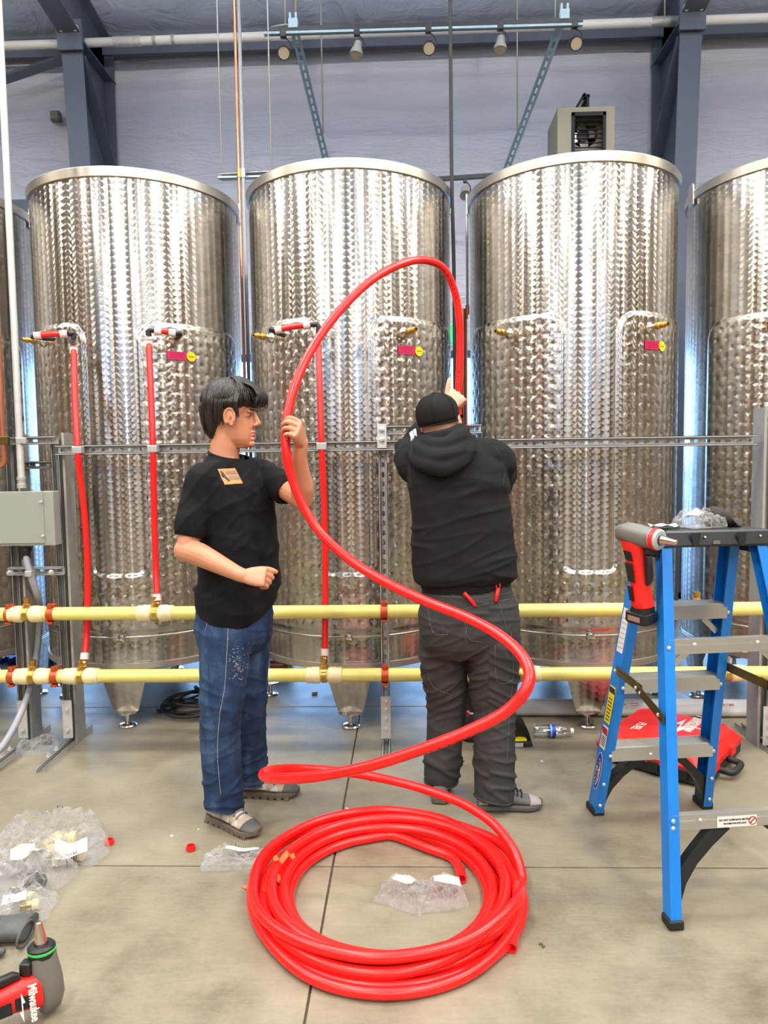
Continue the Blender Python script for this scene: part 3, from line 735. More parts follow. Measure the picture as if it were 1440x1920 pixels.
# diagonal braces
for lab, (p, q) in (('left', (at(551, 52, ty), at(616, 320, 6.72))), ('right', (at(1053, 42, ty), at(948, 322, 6.72)))):
    t = thing('slotted_brace', 'galvanised slotted strut tinted by blue daylight slanting down from the %s end of the light track' % lab, 'brace', q, group='slanted braces of the light track')
    channel(p, q, FY, .062, .03, .075, (.05, .016)).build('strut', M['blue_lit_galv'], t)
# hanger rods
for lab, (x0, y0, x1, y1, Y, r, m_) in (('thin rod at the left end of the copper pipe bracket', (405, 0, 416, 322, 5.3, .005, 'galv')),
        ('thin rod hanging to the right end of the copper pipe bracket', (500, 0, 509, 318, 5.3, .005, 'galv')),
        ('thicker brown rod holding the left end of the light track', (555, 0, 555, 40, 5.5, .013, 'galv_dark')),
        ('short rod above the left end of the light track', (535, 0, 535, 45, 5.5, .005, 'galv')),
        ('dark rod behind the left slanted brace', (597, 0, 606, 250, 6.1, .006, 'galv_dark')),
        ('thin rod left of the right slanted brace', (968, 0, 970, 250, 6.1, .006, 'galv_dark')),
        ('thin rod holding the right end of the light track', (1040, 0, 1041, 33, 5.5, .006, 'galv')),
        ('thin rod in front of the right column', (1244, 0, 1246, 36, 5.6, .005, 'galv_dark'))):
    pb = at(x1, y1, Y); t = MB().tube([pb, V(pb.x, pb.y, roofz(pb.y) - .02)], r, 8).build('hanger_rod', M[m_], smooth=True, loc=pb)
    tag(t, lab + ' high under the roof', 'rod')
# trapeze strut with copper and grey pipes rising between the tanks
tz = thing('trapeze_strut', 'short galvanised strut hung behind the gap between the left tanks', 'bracket', at(458, 328, 5.3))
channel(at(413, 330, 5.3), at(520, 324, 5.3), FY, .041, .041).build('strut', M['galv'], tz)
MB().box((at(413, 335, 5.27) + at(520, 329, 5.27)) / 2, (.44, .03, .012)).build('daylit_lower_lip', M['blue_lit_galv'], tz)  # blue light from below, painted as a strip along the lip
def vpipe(name, lab, x, y, Y, z0, z1, r, m_, cat='pipe', parts=()):
    p = at(x, y, Y); t = thing(name, lab, cat, (p.x, p.y, z0))
    MB().tube([(p.x, p.y, z0), (p.x, p.y, z1)], r, 12).build('tube', M[m_], t, True, R(40))
    for z, m2 in parts: MB().lathe([(r, -.03), (r + .005, -.03), (r + .005, .03), (r, .03)], (p.x, p.y, z), (0, 0, 1), 12).build('clamp', M[m2], t, True, R(35))
    return t
vpipe('copper_pipe', 'thin copper pipe rising behind the gap between the two left tanks', 448, 320, 5.22, .4, 5.6, .011, 'copper', parts=((at(448, 325, 5.22).z, 'brass'),))
vpipe('conduit', 'white conduit beside the copper pipe behind the left tanks', 456, 320, 5.22, .4, 5.6, .013, 'lgt_grey', 'conduit', ((at(456, 325, 5.22).z, 'zinc'),))
vpipe('copper_pipe', 'thick copper pipe in the gap right of the middle tank', 869, 700, 4.75, .3, at(868, 580, 4.75).z, .027, 'copper', parts=((at(868, 590, 4.75).z, 'copper'),))
vpipe('conduit', 'slim steel conduit beside the thick copper pipe in the middle gap', 876, 500, 4.72, at(877, 585, 4.7).z, at(877, 362, 4.7).z, .008, 'galv', 'conduit', ((at(876, 580, 4.7).z, 'copper'),))
pb = at(853, 720, 4.25); pt = at(847, 330, 4.25)
c = MB().tube(catmull([V(pb.x, pb.y, pb.z - .9), pb, at(851, 500, 4.25), pt, at(844, 0, 4.25), V(at(843, 0, 4.25).x, 4.25, 5.75)], 6), .0105, 10).build('hanging_cable', M['black_rubber'], smooth=True, loc=pb)
tag(c, 'long black cable hanging from the roof in the gap right of the middle tank', 'cable')
# second short track low between tanks
t = thing('track_light_rail', 'short black lighting track showing between the middle and right tanks', 'light track', at(855, 335, 5.9))
p, q = at(790, 338, 5.9), at(925, 329, 5.9)
MB().box((p + q) / 2, ((q - p).length, .035, .03), ax=((q - p).normalized(), V(0, 1, 0), V(0, 0, 1))).build('track', M['black_plastic'], t)
MB().box((p.x + .05, 6.3, p.z), (.03, .9, .03)).build('wall_arm', M['black_plastic'], t)
c = at(872, 337, 5.9); s_ = thing('spotlight', 'small spotlight on the short track between the middle and right tanks', 'spotlight', c)
MB().bbox(c, (.03, .03, .05), .004).build('adapter', M['black_plastic'], s_)
MB().lathe([(.012, -.05), (.03, -.045), (.036, .0), (.046, .045), (.04, .045), (.002, .04)], c + V(0, -.01, -.1), (0, -.6, -.8), 16).build('lamp_head', M['galv_dark'], s_, True, R(35))
MB().tube([c, c + V(.04, 0, -.05), c + V(.045, 0, -.1)], .005, 6).build('yoke', M['black_plastic'], s_, True)
# exit sign far behind, green, on the wall pier
e = thing('exit_sign', 'small green lit sign on the wall in the gap right of the middle tank', 'sign', at(846, 626, 6.6))
MB().bbox(at(847, 626, 6.6), (.05, .03, .17), .004).build('sign_face', (lambda m: (m.node_tree.nodes['Principled BSDF'].inputs['Emission Color'].__setattr__('default_value', (*lin((40, 200, 110)), 1)), m.node_tree.nodes['Principled BSDF'].inputs['Emission Strength'].__setattr__('default_value', .7), m)[-1])(mat('green sign', (40, 190, 100), .5)), e)
MB().box(at(847, 626, 6.7) + V(0, .05, 0), (.02, .2, .02)).build('arm', M['black_plastic'], e)
# fan heater high on the wall
M['khaki'] = mat('khaki enamel', (146, 140, 118), .5)
h0, h1 = at(1045, 345, 5.9), at(1153, 199, 5.9); hw = h1.x - h0.x; hz = (h0.z + h1.z) / 2; hx = (h0.x + h1.x) / 2; hh = h1.z - h0.z
fh = thing('fan_heater', 'boxy khaki fan heater mounted high behind the right tank', 'heater', (hx, 6.0, h0.z))
cs = MB()
for (c, sz) in (((hx, 6.1, h1.z - .02), (hw, .4, .04)), ((hx, 6.1, h0.z + .02), (hw, .4, .04)), ((h0.x + .055, 6.1, hz), (.11, .4, hh - .08)), ((h1.x - .035, 6.1, hz), (.07, .4, hh - .08)), ((hx, 6.29, hz), (hw - .1, .02, hh - .08))): cs.box(c, sz)
cs.build('casing', M['khaki'], fh)
ox, ow = (h0.x + .11 + h1.x - .07) / 2, hw - .18
fr_ = MB()
for (c, sz) in (((ox, 5.905, h1.z - .055), (ow, .03, .03)), ((ox - ow / 2 + .012, 5.905, hz), (.024, .03, hh - .09)), ((ox + ow / 2 - .012, 5.905, hz), (.024, .03, hh - .09)), ((ox, 5.905, h0.z + .055), (ow, .03, .03))): fr_.box(c, sz)
fr_.build('grille_frame', M['black_matte'], fh)
bp_ = MB(); rr = ow * .41; fc = V(ox, 6.04, at(1100, 250, 6.04).z)
n = 32; sq = []
for k in range(n):
    a_ = 2 * PI * k / n; q = max(abs(math.cos(a_)), abs(math.sin(a_))); sq.append(fc + V(math.cos(a_) / q * ow / 2, 0, math.sin(a_) / q * ow / 2))
ci = [fc + V(math.cos(2 * PI * k / n) * rr, 0, math.sin(2 * PI * k / n) * rr) for k in range(n)]
bp_.add(sq + ci + [p + V(0, .12, 0) for p in ci], [(k, (k + 1) % n, (k + 1) % n + n, k + n) for k in range(n)] + [(k + n, (k + 1) % n + n, (k + 1) % n + 2 * n, k + 2 * n) for k in range(n)])
bp_.box((ox, 6.04, h0.z + .16), (ow, .01, .16)); bp_.build('fan_shroud', M['khaki'], fh)
MB().box((ox, 6.22, fc.z), (ow, .01, ow)).build('back_plate', M['black_matte'], fh)
for k in range(4):
    a_ = R(100 + 90 * k); bl = MB(); ring = []
    ux, uz = V(math.cos(a_), 0, math.sin(a_)), V(-math.sin(a_), 0, math.cos(a_))
    poly = [fc + ux * (rr * .55 + rr * .40 * math.cos(t_ * PI / 8)) + uz * rr * .33 * math.sin(t_ * PI / 8) + V(0, .05 + .12 * (rr * .3 * math.sin(t_ * PI / 8)), 0) for t_ in range(16)]
    bl.prism(poly, (0, .004, 0)); bl.build('fan_blade', M['zinc'], fh)
MB().lathe([(.05, -.02), (.05, .03), (.02, .035)], fc + V(0, .06, 0), (0, -1, 0), 14).build('fan_hub', M['black_plastic'], fh, True, R(40))
for k in range(13):
    MB().box((ox, 5.93, h0.z + .08 + k * (hh - .17) / 12), (ow - .03, .014, .004)).build('louvre', M['black_matte'], fh)
bk = MB(); q = V(hx + .0, 6.05, h1.z)
bk.box(q + V(.045, .0, .075), (.02, .05, .15)); bk.box(q + V(-.02, .0, .1), (.02, .05, .16), rot=(0, R(32), 0)); bk.box(q + V(.0, .0, .005), (.16, .12, .012)); bk.box(q + V(.03, .0, .148), (.06, .05, .02)); bk.box(q + V(.04, .4, .13), (.03, .8, .03))
bk.build('mount_bracket', M['black_matte'], fh)
# small grey box on the wall at left
c = at(105, 219, 6.72); g_ = thing('wall_box', 'small square grey sensor box on the white wall left of the column', 'sensor box', c)
MB().bbox(c, (.085, .06, .085), .006).build('body', M['tool_grey'], g_); MB().bbox(c + V(0, -.032, 0), (.07, .01, .07), .003).build('cover', M['tool_grey'], g_)
# ================================================================== red pex coil on the floor and its long free end
HR = .0172
def pex_mat():
    m, g, b = newmat('printed red pex')
    uv = g.n('ShaderNodeUVMap').outputs[0]
    sp = g.n('ShaderNodeSeparateXYZ'); g.put(sp.inputs[0], uv)
    u, v = sp.outputs[0], sp.outputs[1]          # u around 0..1, v metres along
    band = g.m('LESS_THAN', g.m('ABSOLUTE', g.m('SUBTRACT', u, .62)), .028)
    cell = g.m('FLOOR', g.m('MULTIPLY', v, 120.0))
    wn = g.n('ShaderNodeTexWhiteNoise', noise_dimensions='1D'); g.put(wn.inputs['W'], cell)
    on = g.m('GREATER_THAN', wn.outputs['Value'], .42)
    rep = g.m('LESS_THAN', g.m('FLOORED_MODULO', v, .62), .30)
    f = g.m('MULTIPLY', g.m('MULTIPLY', band, on), rep)
    g.put(b.inputs['Base Color'], g.mix(g.m('MULTIPLY', f, .75), (*lin((240, 28, 26)), 1), (*lin((60, 10, 12)), 1)))
    b.inputs['Roughness'].default_value = .3
    b.inputs['Subsurface Weight'].default_value = 0
    return m
M['pex'] = pex_mat()
def hose(name, pts, parent, r=HR, n=14):
    pts = [Vector(p) for p in pts]
    mb = MB().tube(pts, r, n, caps=False)
    o = mb.build(name, M['pex'], parent, True)
    me = o.data; uv = me.uv_layers.new(name='UVMap'); acc = [0]
    for i in range(1, len(pts)): acc.append(acc[-1] + (pts[i] - pts[i - 1]).length)
    for p in me.polygons:
        vi = list(p.vertices); us = [(k % n) for k in vi]; wrap = max(us) - min(us) > n / 2
        for li, k in zip(p.loop_indices, vi):
            uu = (k % n) / n; uu = uu + 1 if (wrap and uu < .5) else uu
            uv.data[li].uv = (uu, acc[k // n])
    return o
def hose_end(c, d, par, r=HR):
    d = Vector(d).normalized()
    MB().lathe([(r, -.03), (r, 0), (r * .74, 0), (r * .74, -.028), (.0005, -.028)], c, d, 16).build('open_end', M['red_pex'], par, True, R(30))
CX, CY = -.075, 2.335
coil = thing('red_pipe_coil', 'large red plastic pipe coil on the floor, its long end lifted by two men', 'pipe coil', (CX, CY, 0))
def turn(cx, cy, r, z, a):
    return V(CX + cx + r * math.cos(a), CY + cy + r * 1.02 * math.sin(a), z)
# each turn: centre offset, radius, height ; joined over a short stretch
turns = [(0, -.002, .334, .0175), (0, .0, .371, .0175), (.002, .0, .407, .0175), (0.004, -.004, .443, .0175),
         (0.004, -.008, .389, .046), (-.004, -.006, .353, .046), (.006, -.010, .424, .047), (0, -.016, .388, .072)]
def winding(a0, a1, tr, wob=0):
    out = []; n = int(abs(a1 - a0) / R(5)) + 1
    for i in range(n + 1):
        a = a0 + (a1 - a0) * i / n; k = (a - a0) / (2 * PI); i0 = min(int(k), len(tr) - 1); i1 = min(i0 + 1, len(tr) - 1)
        f = max(0, min(1, (k - i0 - .75) / .25)); f = f * f * (3 - 2 * f)
        p = [tr[i0][q] * (1 - f) + tr[i1][q] * f for q in range(4)]
        w = wob * math.sin(a * 2.3 + 1)
        out.append(turn(p[0], p[1], p[2] + w, p[3] + .0, a))
    return out
# inner bundle; its loose end pokes inwards at the upper right
e_in = fl(866, 1643, .0175)
w1 = winding(R(-10), R(-10) + 2 * PI * 4, turns[:4], .002)
lead = catmull([fl(866, 1648, .018), fl(862, 1630, .018), fl(845, 1607, .018), fl(800, 1590, .018), turn(0, 0, .338, .0175, R(88)), turn(0, 0, .336, .0175, R(100))], 6)
hose('bundle', lead + winding(R(105), R(105) + 2 * PI * 3.72, turns[:4], .0015), coil)
hose_end(lead[0], lead[0] - lead[1], coil)
# outermost loose turn, lower in front, end at the right
o_pts = [fl(959, 1778, .018), fl(964, 1745, .02), fl(972, 1690, .04), turn(0.005, 0, .457, .05, R(12)), turn(0, 0, .459, .05, R(40)), turn(0, .0, .459, .05, R(90)), turn(-.005, 0, .459, .046, R(140)), turn(-.01, 0, .452, .045, R(175)),
         turn(0, 0, .452, .03, R(205)), turn(0, -.01, .455, .02, R(240)), turn(0, -.015, .455, .0175, R(270)), turn(.0, -.01, .452, .0175, R(300)), turn(.0, 0, .445, .03, R(330)), turn(.0, 0, .43, .075, R(352))]
oc = catmull(o_pts, 8); hose('loose_turn', oc, coil); hose_end(oc[0], oc[0] - oc[1], coil)
# top turn which becomes the free end
top = [turn(0, .0, .405, .078, R(60)), turn(-.004, .0, .425, .078, R(95)), turn(-.012, .0, .436, .076, R(130)), turn(-.02, -.0, .440, .075, R(165)), turn(-.012, -.008, .44, .076, R(200)), turn(.0, -.012, .424, .080, R(230)), turn(.01, -.014, .41, .086, R(265)), turn(.02, -.012, .412, .096, R(300)), turn(.02, -.005, .43, .112, R(330))]
free_px = [(975, 1665, 2.3), (978, 1640, 2.36), (962, 1592, 2.45), (925, 1545, 2.56), (870, 1508, 2.65), (800, 1481, 2.72), (720, 1460, 2.76), (640, 1447, 2.74), (560, 1441, 2.66), (508, 1444, 2.53), (493, 1453, 2.40), (515, 1460, 2.30), (590, 1456, 2.18), (690, 1437, 2.10), (790, 1405, 2.05), (880, 1370, 2.02), (950, 1333, 2.0), (990, 1285, 2.0), (985, 1240, 2.06), (945, 1197, 2.16), (880, 1160, 2.28), (800, 1128, 2.40), (720, 1090, 2.5), (650, 1045, 2.57), (590, 985, 2.62), (552, 910, 2.63), (536, 840, 2.63), (541, 770, 2.66), (562, 700, 2.72), (600, 630, 2.82), (655, 563, 2.95), (715, 513, 3.08), (780, 488, 3.22), (828, 500, 3.34), (853, 548, 3.40), (862, 610, 3.42), (862, 680, 3.43), (859, 745, 3.43), (859, 800, 3.42), (866, 860, 3.40), (880, 930, 3.38)]
hose('free_length', catmull([turn(0, 0, .362, .02, R(-40)), turn(.008, .01, .385, .035, R(-25))] + winding(R(-10), R(-10) + 2 * PI * 4.12, turns[4:8], .003)[::3] + top + [at(*p) for p in free_px], 8), coil)
# scraps of orange tape on the coil
tape = mat('orange tape', (205, 98, 45), .5)
for c, sz, rz in ((fl(533, 1612, .09), .05, .6), (fl(505, 1668, .055), .045, 1.2), (fl(520, 1650, .06), .05, 2.1)):
    q = MB(); n = 6; vs = []
    for i in range(n + 1):
        for j in range(3):
            x, y = (i / n - .5) * sz * 1.6, (j / 2 - .5) * .02 * (1 - abs(i / n - .5) * 1.2)
            vs.append(c + V(x * math.cos(rz) - y * math.sin(rz), x * math.sin(rz) + y * math.cos(rz), .004 + .012 * math.sin(i * 1.9 + rz) + .006 * j))
    fs = [(i * 3 + j, i * 3 + j + 1, i * 3 + j + 4, i * 3 + j + 3) for i in range(n) for j in range(2)]
    q.add(vs, fs); q.add([v - V(0, 0, .0015) for v in vs], [f[::-1] for f in fs]); q.build('tape_tie', tape, coil)
c = fl(470, 1668, 0); lf = MB(); poly = [c + V(.035 * math.cos(k * PI / 6) * (1 if k % 2 else .55), .016 * math.sin(k * PI / 6) * (1 if k % 2 else .6), .004 + .012 * abs(math.cos(k))) for k in range(12)]
lf.prism(poly, (0, 0, .002)); tag(lf.build('leaf_scrap', mat('dry orange leaf', (200, 130, 75), .6), loc=c), 'curled dry orange scrap on the floor at the left edge of the coil', 'scrap')
# ================================================================== blue step ladder
LO, LA = V(1.05, 2.585, 0), R(7)
lad = thing('step_ladder', 'blue fibreglass step ladder with aluminium steps standing open at right', 'ladder', LO, LA)
ML = Matrix.Translation(LO) @ Matrix.Rotation(LA, 4, 'Z')
def L(x, y, z): return ML @ V(x, y, z)
lx, ly = (ML.to_3x3() @ V(1, 0, 0)), (ML.to_3x3() @ V(0, 1, 0))
ZC = 1.165
def railpt(s, front, z):
    f = z / ZC
    if front: return (s * (.235 * (1 - f) + .165 * f), .36 * (1 - f) + .085 * f)
    return (s * (.275 * (1 - f) + .172 * f), -.375 * (1 - f) - .075 * f)
def rail(s, front):
    w, d, t = (.036, .078, .0045) if front else (.036, .052, .0045)
    m = MB(); rings = []
    for z in (.012, ZC):
        x, y = railpt(s, front, z)
        # C section: web on the outer side, flanges inward
        sec = [(0, -d / 2), (0, d / 2), (-w, d / 2), (-w, d / 2 - t), (-t, d / 2 - t), (-t, -d / 2 + t), (-w, -d / 2 + t), (-w, -d / 2)]
        rings.append([L(x + s * (a + w / 2), y + b_, z) for a, b_ in sec])
    m.loft(rings); return m.build('front_rail' if front else 'rear_rail', M['blue_fg'], lad)
for s in (-1, 1):
    for fr in (True, False):
        rl = rail(s, fr)
        x, y = railpt(s, fr, 0.0); dd = .084 if fr else .058
        MB().bbox(L(x, y, .014), (.048, dd, .028), .005, (0, 0, LA)).build('rubber_foot', M['black_rubber'], lad)
def rivet(p, n, par=lad, r=.0075): MB().lathe([(r, 0), (r, .002), (r * .6, .005), (.001, .006)], p, n, 10).build('rivet', M['zinc'], par)
# steps
for z in (.285, .585, .885):
    xl_, y = railpt(-1, True, z); xr_, _ = railpt(1, True, z)
    yc = y; c = L(0, yc, z); wdt = xr_ - xl_ - .012
    st = MB(); dep = .082
    st.box(L(0, yc, z + .026), (wdt, dep, .004), (0, 0, LA))
    st.box(L(0, yc - dep / 2, z), (wdt, .004, .054), (0, 0, LA)); st.box(L(0, yc + dep / 2, z), (wdt, .004, .054), (0, 0, LA))
    for k in range(6): st.box(L(0, yc - dep / 2 + .008 + k * .0132, z + .0295), (wdt, .005, .003), (0, 0, LA))
    stp = st.build('step', M['alu'], lad)
    for s in (-1, 1): rivet(L(s * (abs(xl_) - .002), yc - .041, z - .005), -ly)
    if z < .3:
        for s in (-.05, .05): rivet(L(s, yc - dep / 2 - .002, z - .005), -ly)
# rear braces
for z in (.30, .835):
    xl_, y = railpt(-1, False, z); xr_, _ = railpt(1, False, z); wdt = xr_ - xl_ - .0
    rb = MB(); rb.box(L(0, y - .018, z), (wdt, .004, .05), (0, 0, LA)); rb.box(L(0, y - .008, z + .024), (wdt, .02, .003), (0, 0, LA)); rb.box(L(0, y - .008, z - .024), (wdt, .02, .003), (0, 0, LA)); rb.box(L(0, y - .0205, z), (wdt, .002, .012), (0, 0, LA))
    rb.build('rear_brace', M['alu'], lad)
    for s in (-1, 1):
        for dz_ in ((-.012, .012) if z < .5 else (0,)): rivet(L(s * (abs(xl_) + .004), y - .028, z + dz_), -ly)
        rivet(L(s * (abs(xl_) - .09), y - .021, z + .006), -ly)
        if z > .5:
            rivet(L(s * (abs(xl_) + .004), y - .029, z - .09), -ly)
            p0, p1 = L(s * (abs(xl_) - .0), y - .01, z - .08), L(s * (abs(xl_) - .07), y - .01, z - .02)
            MB().box((p0 + p1) / 2, (.022, .004, (p1 - p0).length), ax=((p1 - p0).normalized().cross(ly), ly, (p1 - p0).normalized())).build('corner_brace', M['alu'], lad)
x_, y_ = railpt(1, True, .86)
p0, p1 = L(x_ - .025, y_ - .0, .80), L(x_ - .07, y_ - .0, .845)
MB().box((p0 + p1) / 2, (.02, .004, .075), ax=((p1 - p0).normalized().cross(ly), ly, (p1 - p0).normalized())).build('corner_brace', M['alu'], lad)
# black moulded knee braces
def knee(s, front):
    z1 = .262 if front else .272
    x0, y0 = railpt(s, front, .03); x1, y1 = railpt(s, front, z1); m = MB()
    lower = [(.008, .015), (.016, .07), (.034, .12), (.072, .175), (.125, .225), (.185, z1)]
    upper = [(.115, z1), (.060, z1 - .055), (.006, z1 - .115), (-.004, .06)]
    rx = lambda z: x0 + (x1 - x0) * z / z1
    poly = [(rx(z) - s * (d_ + .008), z) for d_, z in lower + upper]
    yy = lambda z: (y0 + (y1 - y0) * z / z1)
    dy = .05 if front else .03
    pts = [L(x, yy(z) - dy / 2, z) for x, z in poly]
    m.prism(pts, ly * dy); return m.build('knee_brace', M['black_plastic'], lad)
for s in (-1, 1):
    knee(s, True); knee(s, False)
    for z in (.05, .15): x, y = railpt(s, True, z); rivet(L(x + s * .003, y - .041, z), -ly)
# label on lower rear brace
xl_, y = railpt(-1, False, .3)
wl = MB().box(L(.0 - .035, y - .0222, .296), (.135, .0012, .036), (0, 0, LA)).build('white_sticker', M['white_lbl'], lad)
def text_on(body, size, org, xax, zax, par, m_, name='lettering', thick=.0008, bold=0.0, shear=0.0, align='CENTER', wide=1.0):
    cu = bpy.data.curves.new('t', 'FONT'); cu.body = body; cu.size = size; cu.align_x = align; cu.align_y = 'CENTER'; cu.offset = bold; cu.shear = shear; cu.extrude = thick; cu.resolution_u = 3
    o = bpy.data.objects.new('t', cu); col.objects.link(o); dg = bpy.context.evaluated_depsgraph_get(); me = bpy.data.meshes.new_from_object(o.evaluated_get(dg))
    xax = Vector(xax).normalized(); zax = Vector(zax).normalized(); nax = xax.cross(zax)
    mb = MB(); mb.add([Vector(org) + xax * v.co.x * wide + zax * v.co.y + nax * v.co.z for v in me.vertices], [tuple(p.vertices) for p in me.polygons])
    bpy.data.objects.remove(o); bpy.data.curves.remove(cu); bpy.data.meshes.remove(me)
    return mb.build(name, m_, par)
text_on('DO NOT CLIMB BACK SECTION', .0075, L(-.042, y - .023, .302), lx, (0, 0, 1), wl, M['ink'], bold=.0002)
text_on('NO SUBIR POR ESTE LADO', .0065, L(-.042, y - .023, .290), lx, (0, 0, 1), wl, M['ink'], bold=.0002)
MB().lathe([(.011, 0), (.014, 0), (.014, .0012), (.011, .0012)], L(.018, y - .0226, .296), -ly, 18, caps=False).build('no_symbol', mat('red print', (200, 40, 35), .5), wl)
MB().box(L(.018, y - .0232, .296), (.003, .0008, .024), (0, R(45), LA)).build('no_symbol', M['ink'], wl)
# spreaders
for s in (-1, 1):
    x0, y0 = railpt(s, True, .62); x1, y1 = railpt(s, False, .615)
    a, c = L(x0 + s * .022, y0 - .03, .65), L(x1 + s * .022, y1 + .0, .62); mid = a.lerp(c, .52) + V(0, 0, .015)
    sp_ = MB()
    for p, q, off in ((a, mid, 0), (mid, c, .006)):
        d = (q - p).normalized(); p2, q2 = p - d * .012 + lx * s * off, q + d * .03 + lx * s * off
        n_ = lx * s; wv = d.cross(n_)
        sp_.box((p2 + q2) / 2, ((q2 - p2).length, .003, .034), ax=(d, n_, wv)); sp_.box((p2 + q2) / 2 + n_ * .004, ((q2 - p2).length * .8, .006, .012), ax=(d, n_, wv))
    so = sp_.build('spreader', M['brown_zinc'], lad)
    for p in (a, c, mid, mid + (c - mid) * .2): rivet(p + lx * s * .01, lx * s, so)
# top cap
cp_ = MB()
CT = ZC + .052
def capring(z, hx, y0_, y1_): return [L(-hx, y0_, z), L(hx, y0_, z), L(hx, y1_, z), L(-hx, y1_, z)]
cp_.loft([capring(ZC - .004, .205, -.105, .13), capring(ZC + .004, .21, -.11, .135), capring(CT - .006, .2, -.098, .125), capring(CT, .192, -.09, .118)])
for s in (-1, 1): cp_.box(L(s * .198, .01, ZC - .02), (.012, .2, .04), (0, 0, LA))
cap_ = cp_.build('top_cap', M['black_plastic'], lad)
for x in (-.075, .09): 
    g_ = MB(); g_.prism([L(x - .018, -.1115, ZC + .045), L(x + .018, -.1115, ZC + .045), L(x + .01, -.1135, ZC), L(x - .008, -.1135, ZC)], -ly * .0015); g_.build('cap_recess', M['black_matte'], cap_)
MB().box(L(0, -.112, ZC + .012), (.025, .002, .012), (0, 0, LA)).build('cap_clip', M['tool_grey'], cap_)
for x in (-.04, .16): rivet(L(x, -.108, ZC + .03), -ly, cap_, .004)
# stickers on the left front rail, on the outer web
def sticker(z0, z1, m_, name, y_in=.026, off=.0012):
    q = []
    for z, dy in ((z0, -y_in), (z0, y_in), (z1, y_in), (z1, -y_in)):
        x, y = railpt(-1, True, z); q.append(L(x - .018 - off, y + dy, z))
    return MB().prism(q, -lx * .0006).build(name, m_, lad)
zz = lambda y: 1.47 - (y - 862) * 2.86 / 1340
s_y = sticker(.415, .575, M['yellow_lbl'], 'warning_sticker')
for k, zz_ in enumerate((.43, .445, .46, .475, .49, .505, .52)):
    x, y = railpt(-1, True, zz_); MB().box(L(x - .0202, y, zz_), (.0006, .036 if k % 2 else .03, .005), (0, 0, LA)).build('print_line', M['ink'], s_y)
x, y = railpt(-1, True, .557); MB().box(L(x - .0202, y, .557), (.0008, .048, .024), (0, 0, LA)).build('print_band', M['ink'], s_y)
s_w = sticker(.30, .40, M['white_lbl'], 'danger_sticker')
x, y = railpt(-1, True, .375); MB().box(L(x - .0202, y, .378), (.0008, .046, .03), (0, 0, LA)).build('print_band', mat('red print', (190, 40, 40), .5), s_w)
for k in range(5): x, y = railpt(-1, True, .315 + k * .009); MB().box(L(x - .0202, y, .315 + k * .009), (.0006, .036, .004), (0, 0, LA)).build('print_line', M['ink'], s_w)
sticker(.72, .90, M['white_lbl'], 'spec_sticker')
for k in range(7): x, y = railpt(-1, True, .74 + k * .02); MB().box(L(x - .0202, y, .74 + k * .02), (.0006, .04, .004), (0, 0, LA)).build('print_line', M['lgt_grey'], lad)
def oval(zc_, h, w, off, m_, name, par):
    pts = []
    for k in range(28):
        a_ = 2 * PI * k / 28; z = zc_ + h * math.sin(a_); x, y = railpt(-1, True, z); pts.append(L(x - .018 - off, y + w * math.cos(a_) * (1 if abs(math.cos(a_)) < .9 else .95), z))
    return MB().prism(pts, -lx * .0006).build(name, m_, par)
ov = oval(.195, .085, .031, .0010, M['white_lbl'], 'maker_badge', lad); ov2 = oval(.195, .082, .028, .0016, M['blue_lbl'], 'badge_field', ov); oval(.19, .06, .018, .0021, M['white_lbl'], 'badge_panel', ov)
x, y = railpt(-1, True, .19); x2, y2 = railpt(-1, True, .30); up_ = (L(x2, y2, .3) - L(x, y, .19)).normalized()
text_on('WERNER', .029, L(x - .0212, y, .19), up_, (-lx).cross(up_), ov, M['ink'], bold=.0006, shear=.2, wide=1.0)

# ---- things on the ladder cap
M['poly'] = None
def poly_bag_mat():
    m, g, b = newmat('clear crinkled polythene'); nt = m.node_tree; out = nt.nodes['Material Output']
    co = g.n('ShaderNodeTexCoord').outputs['Object']
    bp = g.n('ShaderNodeBump'); bp.inputs['Strength'].default_value = .9; bp.inputs['Distance'].default_value = .01
    g.put(bp.inputs['Height'], g.noise(co, 45, 3, .6, 1.5))
    tr = g.n('ShaderNodeBsdfTransparent'); tr.inputs[0].default_value = (1, 1, 1, 1)
    gl = g.n('ShaderNodeBsdfGlossy'); gl.inputs['Roughness'].default_value = .2; g.put(gl.inputs['Normal'], bp.outputs[0])
    df = g.n('ShaderNodeBsdfDiffuse'); df.inputs[0].default_value = (.85, .85, .85, 1)
    lw = g.n('ShaderNodeLayerWeight'); lw.inputs[0].default_value = .35; g.put(lw.inputs['Normal'], bp.outputs[0])
    m1 = g.n('ShaderNodeMixShader'); g.put(m1.inputs[0], .48); g.put(m1.inputs[1], gl.outputs[0]); g.put(m1.inputs[2], df.outputs[0])
    m2 = g.n('ShaderNodeMixShader'); g.put(m2.inputs[0], g.m('ADD', g.m('MULTIPLY', lw.outputs['Facing'], .72), .08)); g.put(m2.inputs[1], tr.outputs[0]); g.put(m2.inputs[2], m1.outputs[0])
    g.put(out.inputs[0], m2.outputs[0]); return m
M['poly'] = poly_bag_mat()
